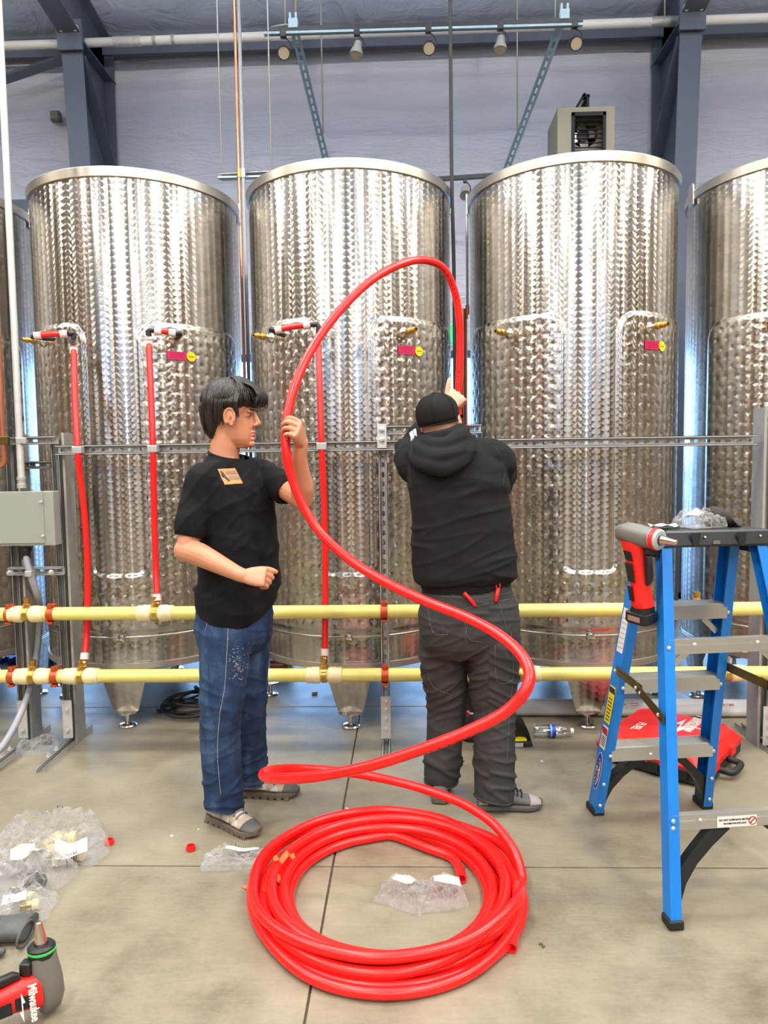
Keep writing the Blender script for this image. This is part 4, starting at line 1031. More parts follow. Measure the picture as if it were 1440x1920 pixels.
def bag(label, c, size, rz, seed, name='plastic_bag', group=None, lift=0.0):
    n, k = 40, 26; vs = []; c = Vector(c)
    def N3(a, b_, f, o): return noise.noise(Vector((a * f + o, b_ * f - o, seed + o)))
    for side in (1, 0):
        for j in range(k + 1):
            for i in range(n + 1):
                a, b_ = i / n * 2 - 1, j / k * 2 - 1
                e = max(0, (1 - a ** 4) * (1 - b_ ** 4)) ** .5
                crk = (1 - abs(N3(a, b_, 3.1, 3)) * 2.2); crk2 = (1 - abs(N3(a, b_, 6.5, 8)) * 2.2)
                x = a * size[0] / 2 * (1 + .16 * N3(0, b_, 1.5, 1)) + .010 * N3(a, b_, 4, 2); y = b_ * size[1] / 2 * (1 + .24 * N3(a, 0, 1.8, 4)) + .010 * N3(a, b_, 4, 6)
                if side: z = size[2] * e * (.35 + .55 * (N3(a, b_, 1.5, 7) + .35)) + size[2] * (.34 * crk + .20 * crk2) * (.35 + .65 * e)
                else: z = .001
                z = max(.0012 + .0015 * side, z)
                vs.append(c + V(x * math.cos(rz) - y * math.sin(rz), x * math.sin(rz) + y * math.cos(rz), z + lift))
    N = (n + 1) * (k + 1); fs = []
    for j in range(k):
        for i in range(n):
            q = j * (n + 1) + i; f = (q, q + 1, q + n + 2, q + n + 1); fs.append(f); fs.append(tuple(v + N for v in f[::-1]))
    o = MB().add(vs, fs).build(name, M['poly'], loc=c); tag(o, label, 'plastic bag', group); o_bvh[o.name] = BVHTree.FromPolygons([Vector(v) for v in vs], fs); return o
o_bvh = {}
def drape(par, c, sx, sy, rz, m_, name, off=.0015, n=7):
    """paper lying on the crumpled top of a bag"""
    bv = o_bvh[par.name] if par.name in o_bvh else o_bvh[par.parent.name]; vs = []
    for j in range(n + 1):
        for i in range(n + 1):
            x, y = (i / n - .5) * sx, (j / n - .5) * sy; p = V(c.x + x * math.cos(rz) - y * math.sin(rz), c.y + x * math.sin(rz) + y * math.cos(rz), 1.3 if c.z < .9 else c.z + .5)
            h = bv.ray_cast(p, V(0, 0, -1))[0]; vs.append(V(p.x, p.y, (h.z if h else c.z + .004) + off))
    if n > 2:
        for _ in range(5):
            zs = [v.z for v in vs]
            for j in range(n + 1):
                for i in range(n + 1):
                    nb = [zs[jj * (n + 1) + ii] for jj, ii in ((j - 1, i), (j + 1, i), (j, i - 1), (j, i + 1)) if 0 <= jj <= n and 0 <= ii <= n]
                    vs[j * (n + 1) + i].z = .35 * zs[j * (n + 1) + i] + .65 * sum(nb) / len(nb)
        for v in vs: v.z += .005
    else:
        for v in vs: v.z += .006
    fs = [(j * (n + 1) + i, j * (n + 1) + i + 1, (j + 1) * (n + 1) + i + 1, (j + 1) * (n + 1) + i) for j in range(n) for i in range(n)]
    q = MB().add(vs, fs); q.add([v - V(0, 0, .0006) for v in vs], [f[::-1] for f in fs]); return q.build(name, m_, par)
zt_ = CT + .001
bg = bag('crumpled clear bag on top of the blue ladder', L(.01, .02, zt_), (.15, .12, .06), .3, 11.0)
drape(bg, L(-.03, .0, zt_), .05, .05, .5, M['white_lbl'], 'paper_label'); drape(bg, L(.03, .0, zt_), .03, .02, .2, M['ink'], 'print_mark', .002, 3)
gl_ = thing('work_glove', 'dirty black and tan work glove folded on the ladder top behind the bag', 'glove', L(.10, .03, zt_))
r0 = []
for k in range(9):
    a = k / 8; x = .045 + .125 * a; h = .032 * (1 - .35 * a) * (math.sin(PI * min(1, a * 1.2 + .22))) ** .5 + .006; wv = .05 * (math.sin(PI * (.12 + .8 * a))) ** .5
    r0.append([L(x, .03 + wv * math.cos(2 * PI * j / 14), zt_ + .001 + max(0, h + h * math.sin(2 * PI * j / 14) + .004 * math.sin(5 * j + k))) for j in range(14)])
MB().loft(r0).build('palm', mat('sooty leather', (38, 34, 28), .7, 0, .7, 40, .5, 120), gl_, True)
MB().loft([[p + V(0, 0, .006) if p.z > zt_ + .035 else p for p in rr_] for rr_ in [[L(0, 0, 0)] * 0] or [[L(.05 + .06 * a_, .03 + .03 * math.cos(2 * PI * j / 10), zt_ + .055 - .012 * a_ + .005 * math.sin(2 * PI * j / 10)) for j in range(10)] for a_ in (0, .5, 1, 1.5)]]).build('cuff', mat('tan suede', (170, 140, 85), .8, 0, .2, 60), gl_, True)
wp_ = MB(); c0 = L(-.13, .0, zt_)
wp_.add([c0 + V(x, y, .003 + .012 * abs(math.sin(x * 60 + y * 40))) for y in (-.03, 0, .03) for x in (-.05, -.025, 0, .025, .05)], [(j * 5 + i, j * 5 + i + 1, j * 5 + i + 6, j * 5 + i + 5) for j in range(2) for i in range(4)])
sc_ = wp_.build('paper_scrap', M['white_lbl'], loc=c0); md = None
bm = bmesh.new(); bm.from_mesh(sc_.data); bmesh.ops.solidify(bm, geom=list(bm.faces), thickness=.001); bm.to_mesh(sc_.data); bm.free()
tag(sc_, 'small white paper scrap on the ladder top beside the red tool', 'paper')

# ---- red cordless expander: origin at head; 'down' along the grip
def expander(label, org, ax_x, ax_z, loc_label=True, ringcol='red', scale=1.0):
    """ax_x: nose direction, ax_z: up along the grip toward the head"""
    X = Vector(ax_x).normalized(); Z = Vector(ax_z); Z = (Z - X * Z.dot(X)).normalized(); Yv = Z.cross(X); o = Vector(org)
    P = lambda x, y, z: o + (X * x + Yv * y + Z * z) * scale
    t = thing('expander_tool', label, 'power tool', o)
    def ringxy(cx, cz, hx, hy, tilt=0, n=18, e=2.6):
        out = []
        for k in range(n):
            a = 2 * PI * k / n; c_, s_ = math.cos(a), math.sin(a)
            out.append(P(cx + hx * math.copysign(abs(c_) ** (2 / e), c_), hy * math.copysign(abs(s_) ** (2 / e), s_), cz + tilt * hx * c_))
        return out
    def ringyz(cx, cz, hy, hz, n=18, e=2.5):
        return [P(cx, hy * math.copysign(abs(math.cos(2 * PI * k / n)) ** (2 / e), math.cos(2 * PI * k / n)), cz + hz * math.copysign(abs(math.sin(2 * PI * k / n)) ** (2 / e), math.sin(2 * PI * k / n))) for k in range(n)]
    MB().loft([ringyz(-.085, -.004, .010, .014), ringyz(-.075, 0, .026, .026), ringyz(-.045, .004, .034, .033), ringyz(.0, .0, .036, .036), ringyz(.04, -.004, .034, .034), ringyz(.062, -.004, .031, .031)]).build('gear_head', M['tool_grey'], t, True, R(45))
    col_ = MB().lathe([(.030, .06), (.035, .062), (.035, .085), (.030, .09), (.012, .091)], P(0, 0, -.004), X, 22).build('collar', M['black_plastic'] if ringcol != 'red' else M['lgt_grey'], t, True, R(35))
    MB().lathe([(.0356, .073), (.0366, .074), (.0366, .079), (.0356, .08)] if ringcol != 'red' else [(.0356, .064), (.0368, .066), (.0368, .080), (.0356, .082)], P(0, 0, -.004), X, 22, caps=False).build('collar_ring', mat('green ring', (50, 190, 80), .4) if ringcol != 'red' else M['red_paint'], col_)
    MB().lathe([(.019, .089), (.0175, .094), (.0125, .1)], P(0, 0, -.004), X, 18, caps=False).build('collar_seat', M['black_plastic'], col_, True)
    MB().lathe([(.0165, .088), (.0155, .1), (.0085, .148), (.006, .15), (.0055, .145), (.001, .145)], P(0, 0, -.004), X, 16).build('cone', M['steel'], t, True, R(35))
    MB().loft([ringxy(-.018, -.022, .046, .033), ringxy(-.012, -.05, .040, .032), ringxy(-.006, -.10, .033, .028), ringxy(.002, -.16, .031, .027), ringxy(.008, -.215, .034, .031), ringxy(.012, -.245, .036, .034), ringxy(.012, -.252, .03, .03)]).build('grip_body', M['red_paint'], t, True, R(45))
    for s in (-1, 1):
        for z0, z1, a, b_ in ((-.052, -.085, -.036, -.005), (-.094, -.16, -.030, .0), ):
            pts = [P(a, s * .0325, z0), P(b_, s * .0335, z0), P(b_ + .006, s * .0295, z1), P(a + .008, s * .0285, z1)]
            MB().prism(pts, Yv * s * -.004 + Yv * s * .006).build('rubber_inlay', M['black_matte'], t)
    MB().loft([ringyz(.02 + .0, -.055, .008, .004)[:0] or ringxy(.034, -.062, .008, .010), ringxy(.040, -.075, .012, .011), ringxy(.042, -.12, .013, .012), ringxy(.042, -.15, .012, .011), ringxy(.034, -.168, .008, .009)]).build('trigger', M['black_plastic'], t, True, R(45))
    MB().bbox(P(.045, 0, -.042), (.03, .03, .034), .006).build('hook_boss', M['black_plastic'], t)
    bt = MB().loft([ringxy(.012, -.250, .034, .030, e=4), ringxy(.010, -.268, .036, .032, e=4), ringxy(.006, -.270, .046, .037, e=5), ringxy(.004, -.302, .047, .037, e=5), ringxy(.004, -.308, .042, .033, e=5)]).build('battery', M['black_plastic'], t, True, R(40))
    for s in (-1, 1):
        MB().prism([P(-.022, s * .0375, -.278), P(.028, s * .0375, -.278), P(.028, s * .0375, -.296), P(-.022, s * .0375, -.296)], Yv * s * .001).build('battery_label', mat('red grey print', (150, 120, 115), .5), bt)
        MB().prism([P(-.024, s * .030, -.175), P(-.004, s * .031, -.175), P(.004, s * .033, -.225), P(-.014, s * .032, -.225)], Yv * s * .003).build('spec_label', M['black_plastic'], t)
    return t, P, X, Yv, Z
oT = at(1196, 1003, 2.42)
expander('red and grey expander tool hooked on the ladder left of its black top', oT, V(.55, -.83, -.06), V(-.16, .0, 1), ringcol='red')
hk = L(-.19, -.10, ZC + .045); _t = [o_ for o_ in col.objects if o_.name.startswith('expander_tool')][-1]
MB().tube(catmull([oT + V(.03, .01, -.03), oT + V(.05, .03, -.012), hk + V(-.028, -.01, -.01), hk + V(-.018, 0, .018), hk + V(.02, .01, .016)], 5), .006, 8).build('belt_hook', M['black_plastic'], _t, True)

# ---- red tool case behind the ladder
case = thing('tool_case', 'red plastic tool case with a black base lying flat behind the ladder', 'tool case', fl(1270, 1430))
A_ = fl(1322, 1482, .0); Bv = fl(1405, 1395, .0); Cv = fl(1150, 1405, .0)
ux = (Bv - A_); uy = (Cv - A_); lenx, leny = .56, .52
ux = V(ux.x, ux.y, 0).normalized(); uy = V(-ux.y, ux.x, 0); hc = .125
def K(x, y, z): return A_ + ux * x + uy * y + V(0, 0, z)
def rr(x0, x1, y0, y1, z, c=.035): return [K(x, y, z) for x, y in ((x0 + c, y0), (x1 - c, y0), (x1, y0 + c), (x1, y1 - c), (x1 - c, y1), (x0 + c, y1), (x0, y1 - c), (x0, y0 + c))]
MB().loft([rr(.02, lenx - .02, .02, leny - .02, .0), rr(0, lenx, 0, leny, .012), rr(0, lenx, 0, leny, .058)]).build('base', M['black_plastic'], case)
MB().loft([rr(-.004, lenx + .004, -.004, leny + .004, .058), rr(-.004, lenx + .004, -.004, leny + .004, .082), rr(.03, lenx - .03, .03, leny - .03, .128, .05), rr(.05, lenx - .05, .05, leny - .05, .13, .05)]).build('lid', M['red_paint'], case)
for x in (.12, .36):
    MB().bbox(K(x, -.006, .07), (.07, .02, .05), .004, (0, 0, math.atan2(ux.y, ux.x))).build('latch', M['red_paint'], case)
    MB().bbox(K(x, -.010, .038), (.05, .014, .03), .003, (0, 0, math.atan2(ux.y, ux.x))).build('hasp', M['black_plastic'], case)
MB().tube(catmull([K(.17, .0, .04), K(.175, -.05, .036), K(.2, -.065, .035), K(.29, -.065, .035), K(.315, -.05, .036), K(.32, 0, .04)], 5), .015, 12).build('handle', M['black_rubber'], case, True)
for y in (.1, .23, .36):
    MB().bbox(K(-.006, y, .045), (.018, .05, .05), .004, (0, 0, math.atan2(ux.y, ux.x))).build('hinge_rib', M['black_plastic'], case)
zt2 = .1305
mo = fl(1304, 1357, .131); text_on('Milwaukee', .115, mo, -ux, -uy, case, M['white_lbl'], 'lettering', .0006, .0024, .3, wide=.50)
lo_ = fl(1276, 1361, .131)
MB().prism([lo_ + (-ux) * a * 1.5 + (-uy) * b_ * 1.5 + V(0, 0, .0004) for a, b_ in [(-.075, -.006), (-.01, -.02), (-.012, -.004), (.075, .006), (.012, .022), (.012, .004)]], (0, 0, .0012)).build('lightning_mark', M['white_lbl'], case)
text_on('FUEL', .055, fl(1197, 1361, .131), -ux, -uy, case, M['white_lbl'], 'lettering', .0006, .001)
MB().bbox(K(.28, .26, .1292), (.42, .38, .002), .0008, (0, 0, math.atan2(ux.y, ux.x))).build('lid_panel', M['red_paint'], case)
# ================================================================== people
def fuse(mb, voxel, smooth=4, name='tmp'):
    """union of closed pieces into one continuous skin"""
    me = bpy.data.meshes.new(name); me.from_pydata(mb.v, [], mb.f); me.update()
    bm = bmesh.new(); bm.from_mesh(me); bmesh.ops.recalc_face_normals(bm, faces=bm.faces); bm.to_mesh(me); bm.free()
    o = bpy.data.objects.new(name, me); col.objects.link(o)
    r = o.modifiers.new('r', 'REMESH'); r.mode = 'VOXEL'; r.voxel_size = voxel; r.adaptivity = 0
    if smooth: s = o.modifiers.new('s', 'SMOOTH'); s.factor = .5; s.iterations = smooth
    dg = bpy.context.evaluated_depsgraph_get(); me2 = bpy.data.meshes.new_from_object(o.evaluated_get(dg))
    bpy.data.objects.remove(o); bpy.data.meshes.remove(me)
    return me2
def displace(me, fn):
    """fn(p, n) -> offset along the normal"""
    n = len(me.vertices); co = np.empty(n * 3, np.float32); me.vertices.foreach_get('co', co); co = co.reshape(-1, 3)
    no = np.empty(n * 3, np.float32); me.vertices.foreach_get('normal', no) if hasattr(me.vertices[0], 'normal') else None; no = no.reshape(-1, 3)
    d = np.array([fn(Vector(p), Vector(q)) for p, q in zip(co, no)], np.float32)
    co += no * d[:, None]; me.vertices.foreach_set('co', co.ravel()); me.update()
def finish(me, name, m_, parent):
    Mi = wm(parent).inverted(); me.transform(Mi); me.materials.clear(); me.materials.append(m_); shade(me)
    me.name = name; o = bpy.data.objects.new(name, me); col.objects.link(o); o.parent = parent; return o
def bvh_of(o):
    Mw = wm(o); return BVHTree.FromPolygons([Mw @ v.co for v in o.data.vertices], [tuple(p.vertices) for p in o.data.polygons])
def onto(b, x, y, off=.002):
    h = b.ray_cast(EYE, px(x, y).normalized()); 
    return (h[0] + h[1].normalized() * off, h[1].normalized()) if h[0] is not None else (None, None)
def decal(b, poly_px, name, m_, par, off=.0015, n=5):
    """thin patch glued on cloth: a quad given by its 4 corners is draped on the surface"""
    A, B, C_, D = [Vector((*p, 0)) for p in poly_px]; vs = []
    for j in range(n + 1):
        for i in range(n + 1):
            u, v = i / n, j / n; q = A.lerp(B, u).lerp(D.lerp(C_, u), v); p, nn = onto(b, q.x, q.y, off)
            if p is None: return None
            vs.append(p)
    fs = [(j * (n + 1) + i, j * (n + 1) + i + 1, (j + 1) * (n + 1) + i + 1, (j + 1) * (n + 1) + i) for j in range(n) for i in range(n)]
    return MB().add(vs, fs).build(name, m_, par, True)
def seam(b, pts_px, name, m_, par, r=.0012, off=.0006):
    out = []
    P_ = [Vector((*p, 0)) for p in pts_px]
    for q in catmull(P_, 6):
        p, nn = onto(b, q.x, q.y, off)
        if p is not None: out.append(p)
    if len(out) > 2: return MB().tube(out, r, 5).build(name, m_, par, True)
def ellring(c, A, B, a, b_, n=24, e=2.2):
    out = []
    for k in range(n):
        t = 2 * PI * k / n; cx, sx = math.cos(t), math.sin(t)
        out.append(Vector(c) + A * a * math.copysign(abs(cx) ** (2 / e), cx) + B * b_ * math.copysign(abs(sx) ** (2 / e), sx))
    return out
def limb(mb, pts, rad, n=16, flat=None, per=5):
    P_ = catmull(pts, per); N = len(pts); rs = []
    for i in range(len(P_)):
        t = i / per; k = min(int(t), N - 2); f = t - k; rs.append(rad[k] * (1 - f) + rad[k + 1] * f)
    mb.tube(P_, rs, n); mb.ell(P_[0], [rs[0]] * 3); mb.ell(P_[-1], [rs[-1]] * 3)
def hand(mb, w, d, back, thumb, curl=(.5, .8, .6), scale=1.0, splay=.04, tcurl=(.3, .4), tdir=None, palm_len=.088, per=None):
    """w wrist, d toward knuckles, back = dorsal normal, thumb = side of the thumb"""
    d = Vector(d).normalized(); b = Vector(back); b = (b - d * b.dot(d)).normalized(); t = Vector(thumb); t = (t - d * t.dot(d) - b * t.dot(b)).normalized()
    S = scale; w = Vector(w)
    rings = []
    for f, hw, ht, off in ((-.02, .026, .021, 0), (0, .027, .0195, 0), (.25, .034, .0185, 0), (.6, .040, .0165, 0), (.9, .041, .0135, .002), (1.0, .038, .010, .002)):
        rings.append(ellring(w + d * palm_len * f * S + b * off * S, t, b, hw * S, ht * S, 18, 2.6))
    mb.loft(rings)
    mb.ell(w + (d * .032 + t * .022 - b * .010) * S, (.017 * S, .028 * S, .016 * S), ax=(t, d, b))
    for k, (o_, ln, r) in enumerate(((.0305, .074, .0088), (.0102, .082, .0091), (-.0102, .076, .0086), (-.0300, .060, .0077))):
        c3 = per[k] if per else curl
        base = w + (d * palm_len * (.93 - .03 * abs(k - 1)) + t * o_ + b * .002) * S
        dirv = (d + t * (1.5 - k) * splay).normalized(); pts = [base - dirv * .014 * S]; ang = 0; p = base
        pts.append(p)
        for seg, cu in zip((.46, .30, .24), c3):
            ang += cu; dv = dirv * math.cos(ang) - b * math.sin(ang); p = p + dv * ln * seg * S; pts.append(p)
        limb(mb, pts, [r * S, r * 1.04 * S, r * .96 * S, r * .9 * S, r * .76 * S], 10, per=3)
    base = w + (d * .026 + t * .026 - b * .006) * S
    td = Vector(tdir).normalized() if tdir is not None else (d * .75 + t * .6 - b * .25).normalized()
    nb = (d - td * d.dot(td)); nb = (nb - b * .8).normalized()
    p1 = base + td * .036 * S; dv = (td * math.cos(tcurl[0]) + nb * math.sin(tcurl[0])).normalized(); p2 = p1 + dv * .031 * S
    dv2 = (td * math.cos(tcurl[0] + tcurl[1]) + nb * math.sin(tcurl[0] + tcurl[1])).normalized(); p3 = p2 + dv2 * .022 * S
    limb(mb, [base - td * .012 * S, base, p1, p2, p3], [.013 * S, .0138 * S, .0112 * S, .0102 * S, .0085 * S], 10, per=3)
def head(mb, org, f, up, s=1.0, nose=True):
    """org: chin level below the ear line; f forward, up"""
    f = Vector(f).normalized(); up = Vector(up); up = (up - f * up.dot(f)).normalized(); l = up.cross(f)
    org = Vector(org); P = lambda x, y, z: org + (f * x + l * y + up * z) * s
    sl = [(-.004, .060, -.005, .022), (.012, .074, -.035, .038), (.03, .080, -.055, .050), (.05, .083, -.070, .0565), (.075, .084, -.084, .061), (.1, .082, -.094, .066), (.122, .076, -.1, .0685), (.14, .083, -.105, .0715), (.158, .086, -.108, .0735), (.178, .082, -.109, .0745), (.198, .070, -.104, .071), (.216, .050, -.090, .060), (.23, .025, -.066, .043), (.239, -.0, -.04, .022)]
    rings = []
    for z, xf, xb, w in sl:
        c = (xf + xb) / 2; h = (xf - xb) / 2
        rings.append([P(c + h * math.copysign(abs(math.cos(2 * PI * k / 32)) ** .84, math.cos(2 * PI * k / 32)), w * math.copysign(abs(math.sin(2 * PI * k / 32)) ** .9, math.sin(2 * PI * k / 32)), z) for k in range(32)])
    mb.loft(rings)
    E = lambda c, r: mb.ell(P(*c), [q * s for q in r], 16, 12, ax=(f, l, up))
    # nose: bridge to tip, wings; brow; lips; chin; cheekbones; ears
    mb.loft([ellring(P(x, 0, z), f, l, a * s, w * s, 12, 2) for x, z, a, w in ((.078, .142, .010, .008), (.086, .124, .012, .0085), (.095, .106, .013, .010), (.099, .094, .0145, .013), (.093, .084, .013, .0155), (.086, .078, .008, .011))])
    E((.1035, 0, .0920), (.0085, .0095, .0085))
    for y in (-1, 1):
        E((.092, .0125 * y, .086), (.010, .0072, .0075)); E((.0795, .030 * y, .1365), (.012, .026, .0075)); E((.048, .030 * y, .096), (.024, .018, .02))
        E((.0665, .031 * y, .1225), (.0122, .017, .0118))
        er = [(-.004, .072, .128, .010), (.004, .077, .134, .008), (.002, .080, .128, .007), (-.012, .081, .133, .007)]
        mb.ell(P(.012, .0745 * y, .112), (.019 * s, .007 * s, .032 * s), 16, 12, ax=((f * .95 + up * .3).normalized(), l, (up * .95 - f * .3).normalized()))
        rim = [P(.014 + .020 * math.cos(a_), (.081 + .004 * math.cos(a_ - PI)) * y, .114 + .031 * math.sin(a_)) for a_ in [R(x_) for x_ in range(-40, 260, 20)]]
        mb.tube(rim, .0045 * s, 8); E((.021, .078 * y, .085), (.008, .005, .009))
    E((.0840, 0, .0575), (.0085, .022, .0052)); E((.0820, 0, .0462), (.0085, .0185, .0060)); E((.072, 0, .0135), (.015, .02, .014)); E((.080, 0, .031), (.008, .02, .006))
    return P, f, l, up
def skin_mat(name, rgb, red):
    m, g, b = newmat(name); co = g.n('ShaderNodeTexCoord').outputs['Object']
    n = g.noise(co, 14, 4, .6); n2 = g.noise(co, 260, 3, .6)
    g.put(b.inputs['Base Color'], g.mix(n, (*lin(rgb), 1), (*lin(red), 1))); b.inputs['Roughness'].default_value = .48
    b.inputs['Subsurface Weight'].default_value = .12; b.inputs['Subsurface Radius'].default_value = (.012, .005, .003); b.inputs['Subsurface Scale'].default_value = 1.0
    bp = g.n('ShaderNodeBump'); bp.inputs['Strength'].default_value = .12; bp.inputs['Distance'].default_value = .002; g.put(bp.inputs['Height'], n2); g.put(b.inputs['Normal'], bp.outputs[0]); return m
M['skin1'] = skin_mat('tan skin', (208, 150, 118), (190, 124, 92)); M['skin2'] = skin_mat('fair skin', (222, 178, 148), (205, 150, 122))
M['hair'] = mat('dark brown hair', (34, 27, 23), .38, 0, .5, 120, .3, 300, stretch=(1, 1, .25))
M['tee'] = mat('black cotton jersey', (15, 15, 17), .85, 0, .1, 60, .12, 900, spec=.25)
M['hoodie'] = mat('black fleece', (34, 33, 34), .95, 0, .2, 25, .2, 700, spec=.15)
M['capcloth'] = mat('black cap cloth', (27, 24, 22), .85, 0, .15, 200, .2, 1200, spec=.2)
M['grey_pants'] = mat('dark grey ripstop', (58, 57, 57), .8, 0, .14, 14, .12, 900, spec=.25)
M['grey_thread'] = mat('grey thread', (98, 97, 96), .8); M['dark_thread'] = mat('dark thread', (40, 40, 42), .8)
def denim():
    m, g, b = newmat('washed blue denim'); co = g.n('ShaderNodeTexCoord').outputs['Object']
    n = g.noise(co, 5.5, 5, .6); tw = g.noise(g.vm('MULTIPLY', co, (60, 60, 6)), 14, 3, .6); w = g.noise(g.vm('MULTIPLY', co, (9, 9, 2.2)), 2.2, 4, .55)
    f = g.m('ADD', g.m('MULTIPLY', n, .45), g.m('ADD', g.m('MULTIPLY', tw, .25), g.m('MULTIPLY', w, .3)))
    g.put(b.inputs['Base Color'], g.ramp(f, [(.36, lin((26, 38, 62))), (.5, lin((40, 60, 92))), (.64, lin((78, 101, 132)))])); b.inputs['Roughness'].default_value = .85; b.inputs['Specular IOR Level'].default_value = .2
    bp = g.n('ShaderNodeBump'); bp.inputs['Strength'].default_value = .25; bp.inputs['Distance'].default_value = .002; g.put(bp.inputs['Height'], tw); g.put(b.inputs['Normal'], bp.outputs[0]); return m
M['denim'] = denim()
M['suede'] = mat('taupe suede', (172, 155, 138), .85, 0, .12, 40); M['mesh'] = mat('pale shoe mesh', (196, 188, 178), .8, 0, .35, 420, .4, 500)
M['sole'] = mat('grey brown sole', (104, 94, 82), .75, 0, .2, 40); M['toe'] = mat('dark grey toe guard', (84, 82, 80), .65); M['lace'] = mat('grey lace', (112, 112, 112), .8)
M['shoe_grey'] = mat('grey shoe mesh', (92, 92, 92), .85, 0, .25, 300, .3, 500); M['shoe_lt'] = mat('grey lilac suede', (160, 150, 148), .85); M['olive'] = mat('olive gold print', (128, 108, 48), .6); M['sole2'] = mat('dark grey rubber', (92, 90, 88), .7)

def shoe(ankle, heading, style, name='shoe', L_=.295, par=None, side=1):
    a = Vector((ankle[0], ankle[1], 0)); f = V(math.cos(heading), math.sin(heading), 0); l = V(-f.y, f.x, 0); sc = L_ / .295
    P = lambda x, y, z: a + (f * x + l * y) * sc + V(0, 0, z * sc)
    up, sol, tg, lc = ((M['suede'], M['sole'], M['toe'], M['lace']) if style == 1 else (M['shoe_grey'], M['sole2'], M['shoe_lt'], M['black_matte']))
    st = [(-.082, .026, .03), (-.07, .034, .06), (-.03, .037, .082), (.01, .038, .092), (.05, .041, .088), (.09, .046, .072), (.13, .049, .060), (.165, .045, .052), (.19, .034, .042), (.203, .018, .03)]
    def sec(x, w, h, z0=.026, n=20, k=1.0):
        out = []
        for i in range(n):
            t = 2 * PI * i / n; c_, s_ = math.cos(t), math.sin(t); yy = w * math.copysign(abs(c_) ** .8, c_) + .004 * side * (x > .1)
            hz = (h - z0) / 2; zz = z0 + hz + hz * math.copysign(abs(s_) ** .85, s_)
            out.append(P(x, yy * (1 - .28 * max(0, (zz - z0) / (h - z0 + 1e-6)) ** 1.5) * k, zz))
        return out
    root = MB().loft([sec(*q) for q in st]).build(name, up, par, True, R(60))
    s_ = MB()
    outl = [(-.088, .020), (-.078, .033), (-.03, .038), (.03, .038), (.09, .045), (.13, .048), (.16, .044), (.183, .034), (.198, .021), (.207, .007)]
    def so(z, k): return [P(x, (w * k + .003) + .004 * side * (x > .1), z + (.012 * max(0, (x - .14) / .07) ** 2)) for x, w in outl] + [P(x, -(w * k + .003) + .004 * side * (x > .1), z + (.012 * max(0, (x - .14) / .07) ** 2)) for x, w in outl[::-1]]
    s_.loft([so(.007, .93), so(.012, 1.0), so(.024, 1.01), so(.030, .96)])
    for k in range(8 if style == 1 else 0):
        x = -.07 + k * .033; w = .036 + .014 * max(0, min(1, (x - .02) / .1))
        if abs(x - .02) < .02 and style == 2: continue
        for sg in (-1, 1): s_.box(P(x, sg * w * .72, .006 + .010 * max(0, (x - .14) / .07) ** 2), (.02, .03, .012), (0, 0, heading))
    s_.build('sole', sol, root)
    # toe guard and heel guard wrap
    MB().loft([sec(x, w + .003, h, .024) for x, w, h in ((.140, .0485, .050), (.146, .0485, .059), (.165, .045, .055), (.185, .037, .048), (.198, .025, .038), (.207, .012, .032))]).build('toe_guard', tg, root, True, R(60))
    MB().loft([sec(x, w + .002, h, .030) for x, w, h in ((-.085, .027, .04), (-.07, .0345, .052), (-.045, .037, .05))]).build('heel_guard', tg if style == 1 else M['shoe_lt'], root, True, R(60))
    tn = MB().loft([sec(x, w, h, h - .02) for x, w, h in ((.025, .024, .1), (.06, .024, .093), (.1, .026, .078), (.118, .02, .07))]).build('tongue', M['mesh'] if style == 1 else M['shoe_grey'], root, True)
    for k in range(5):
        x = .032 + k * .018; h = .104 - k * .0065
        MB().tube([P(x, -.031, h - .016), P(x + .006, -.015, h), P(x + .008, .015, h), P(x, .031, h - .016)], .0032, 6).build('lace', lc, root, True)
    for sg in (-1, 1):
        for x0, x1, z0, z1 in (((-.03, .015, .045, .07), (.03, .075, .045, .068), (.09, .125, .042, .058)) if style == 1 else ((.0, .06, .04, .066),)):
            q = []
            for x, z in ((x0, z0), (x1, z0), (x1 - .008, z1), (x0 + .012, z1)):
                w = np.interp(x, [s0[0] for s0 in st], [s0[1] for s0 in st]); h = np.interp(x, [s0[0] for s0 in st], [s0[2] for s0 in st])
                kk = 1 - .28 * max(0, (z - .026) / (h - .026)) ** 1.5; t = min(1, abs((z - .026) / (h - .026) * 2 - 1)); q.append(P(x, sg * (w * (1 - t ** 2.35) ** .4 * kk + .0035), z))
            MB().prism(q, l * sg * .0015).build('mesh_panel' if style == 1 else 'side_logo', M['mesh'] if style == 1 else M['olive'], root)
    return root

# ------------------------------------------------ young man, profile to the right
p1 = thing('person', 'young man with dark hair in black T-shirt and jeans, one hand raised to the pipe', 'person', V(-.66, 2.86, 0))
A1 = V(.60, .80, 0); F1 = V(.80, -.60, 0)            # right->left shoulder, chest direction
Yb = 2.88
b1 = MB()
hd_s = 1.03
chin = at(437, 838, Yb)
Ph1, hf, hl, hu = head(b1, chin, V(1, -.10, -.03), V(.02, 0, 1), hd_s)
nk = at(424, 862, Yb + .0)
limb(b1, [at(420, 880, Yb), at(420, 855, Yb), at(424, 825, Yb), at(426, 790, Yb)], [.075, .061, .058, .058], 20)
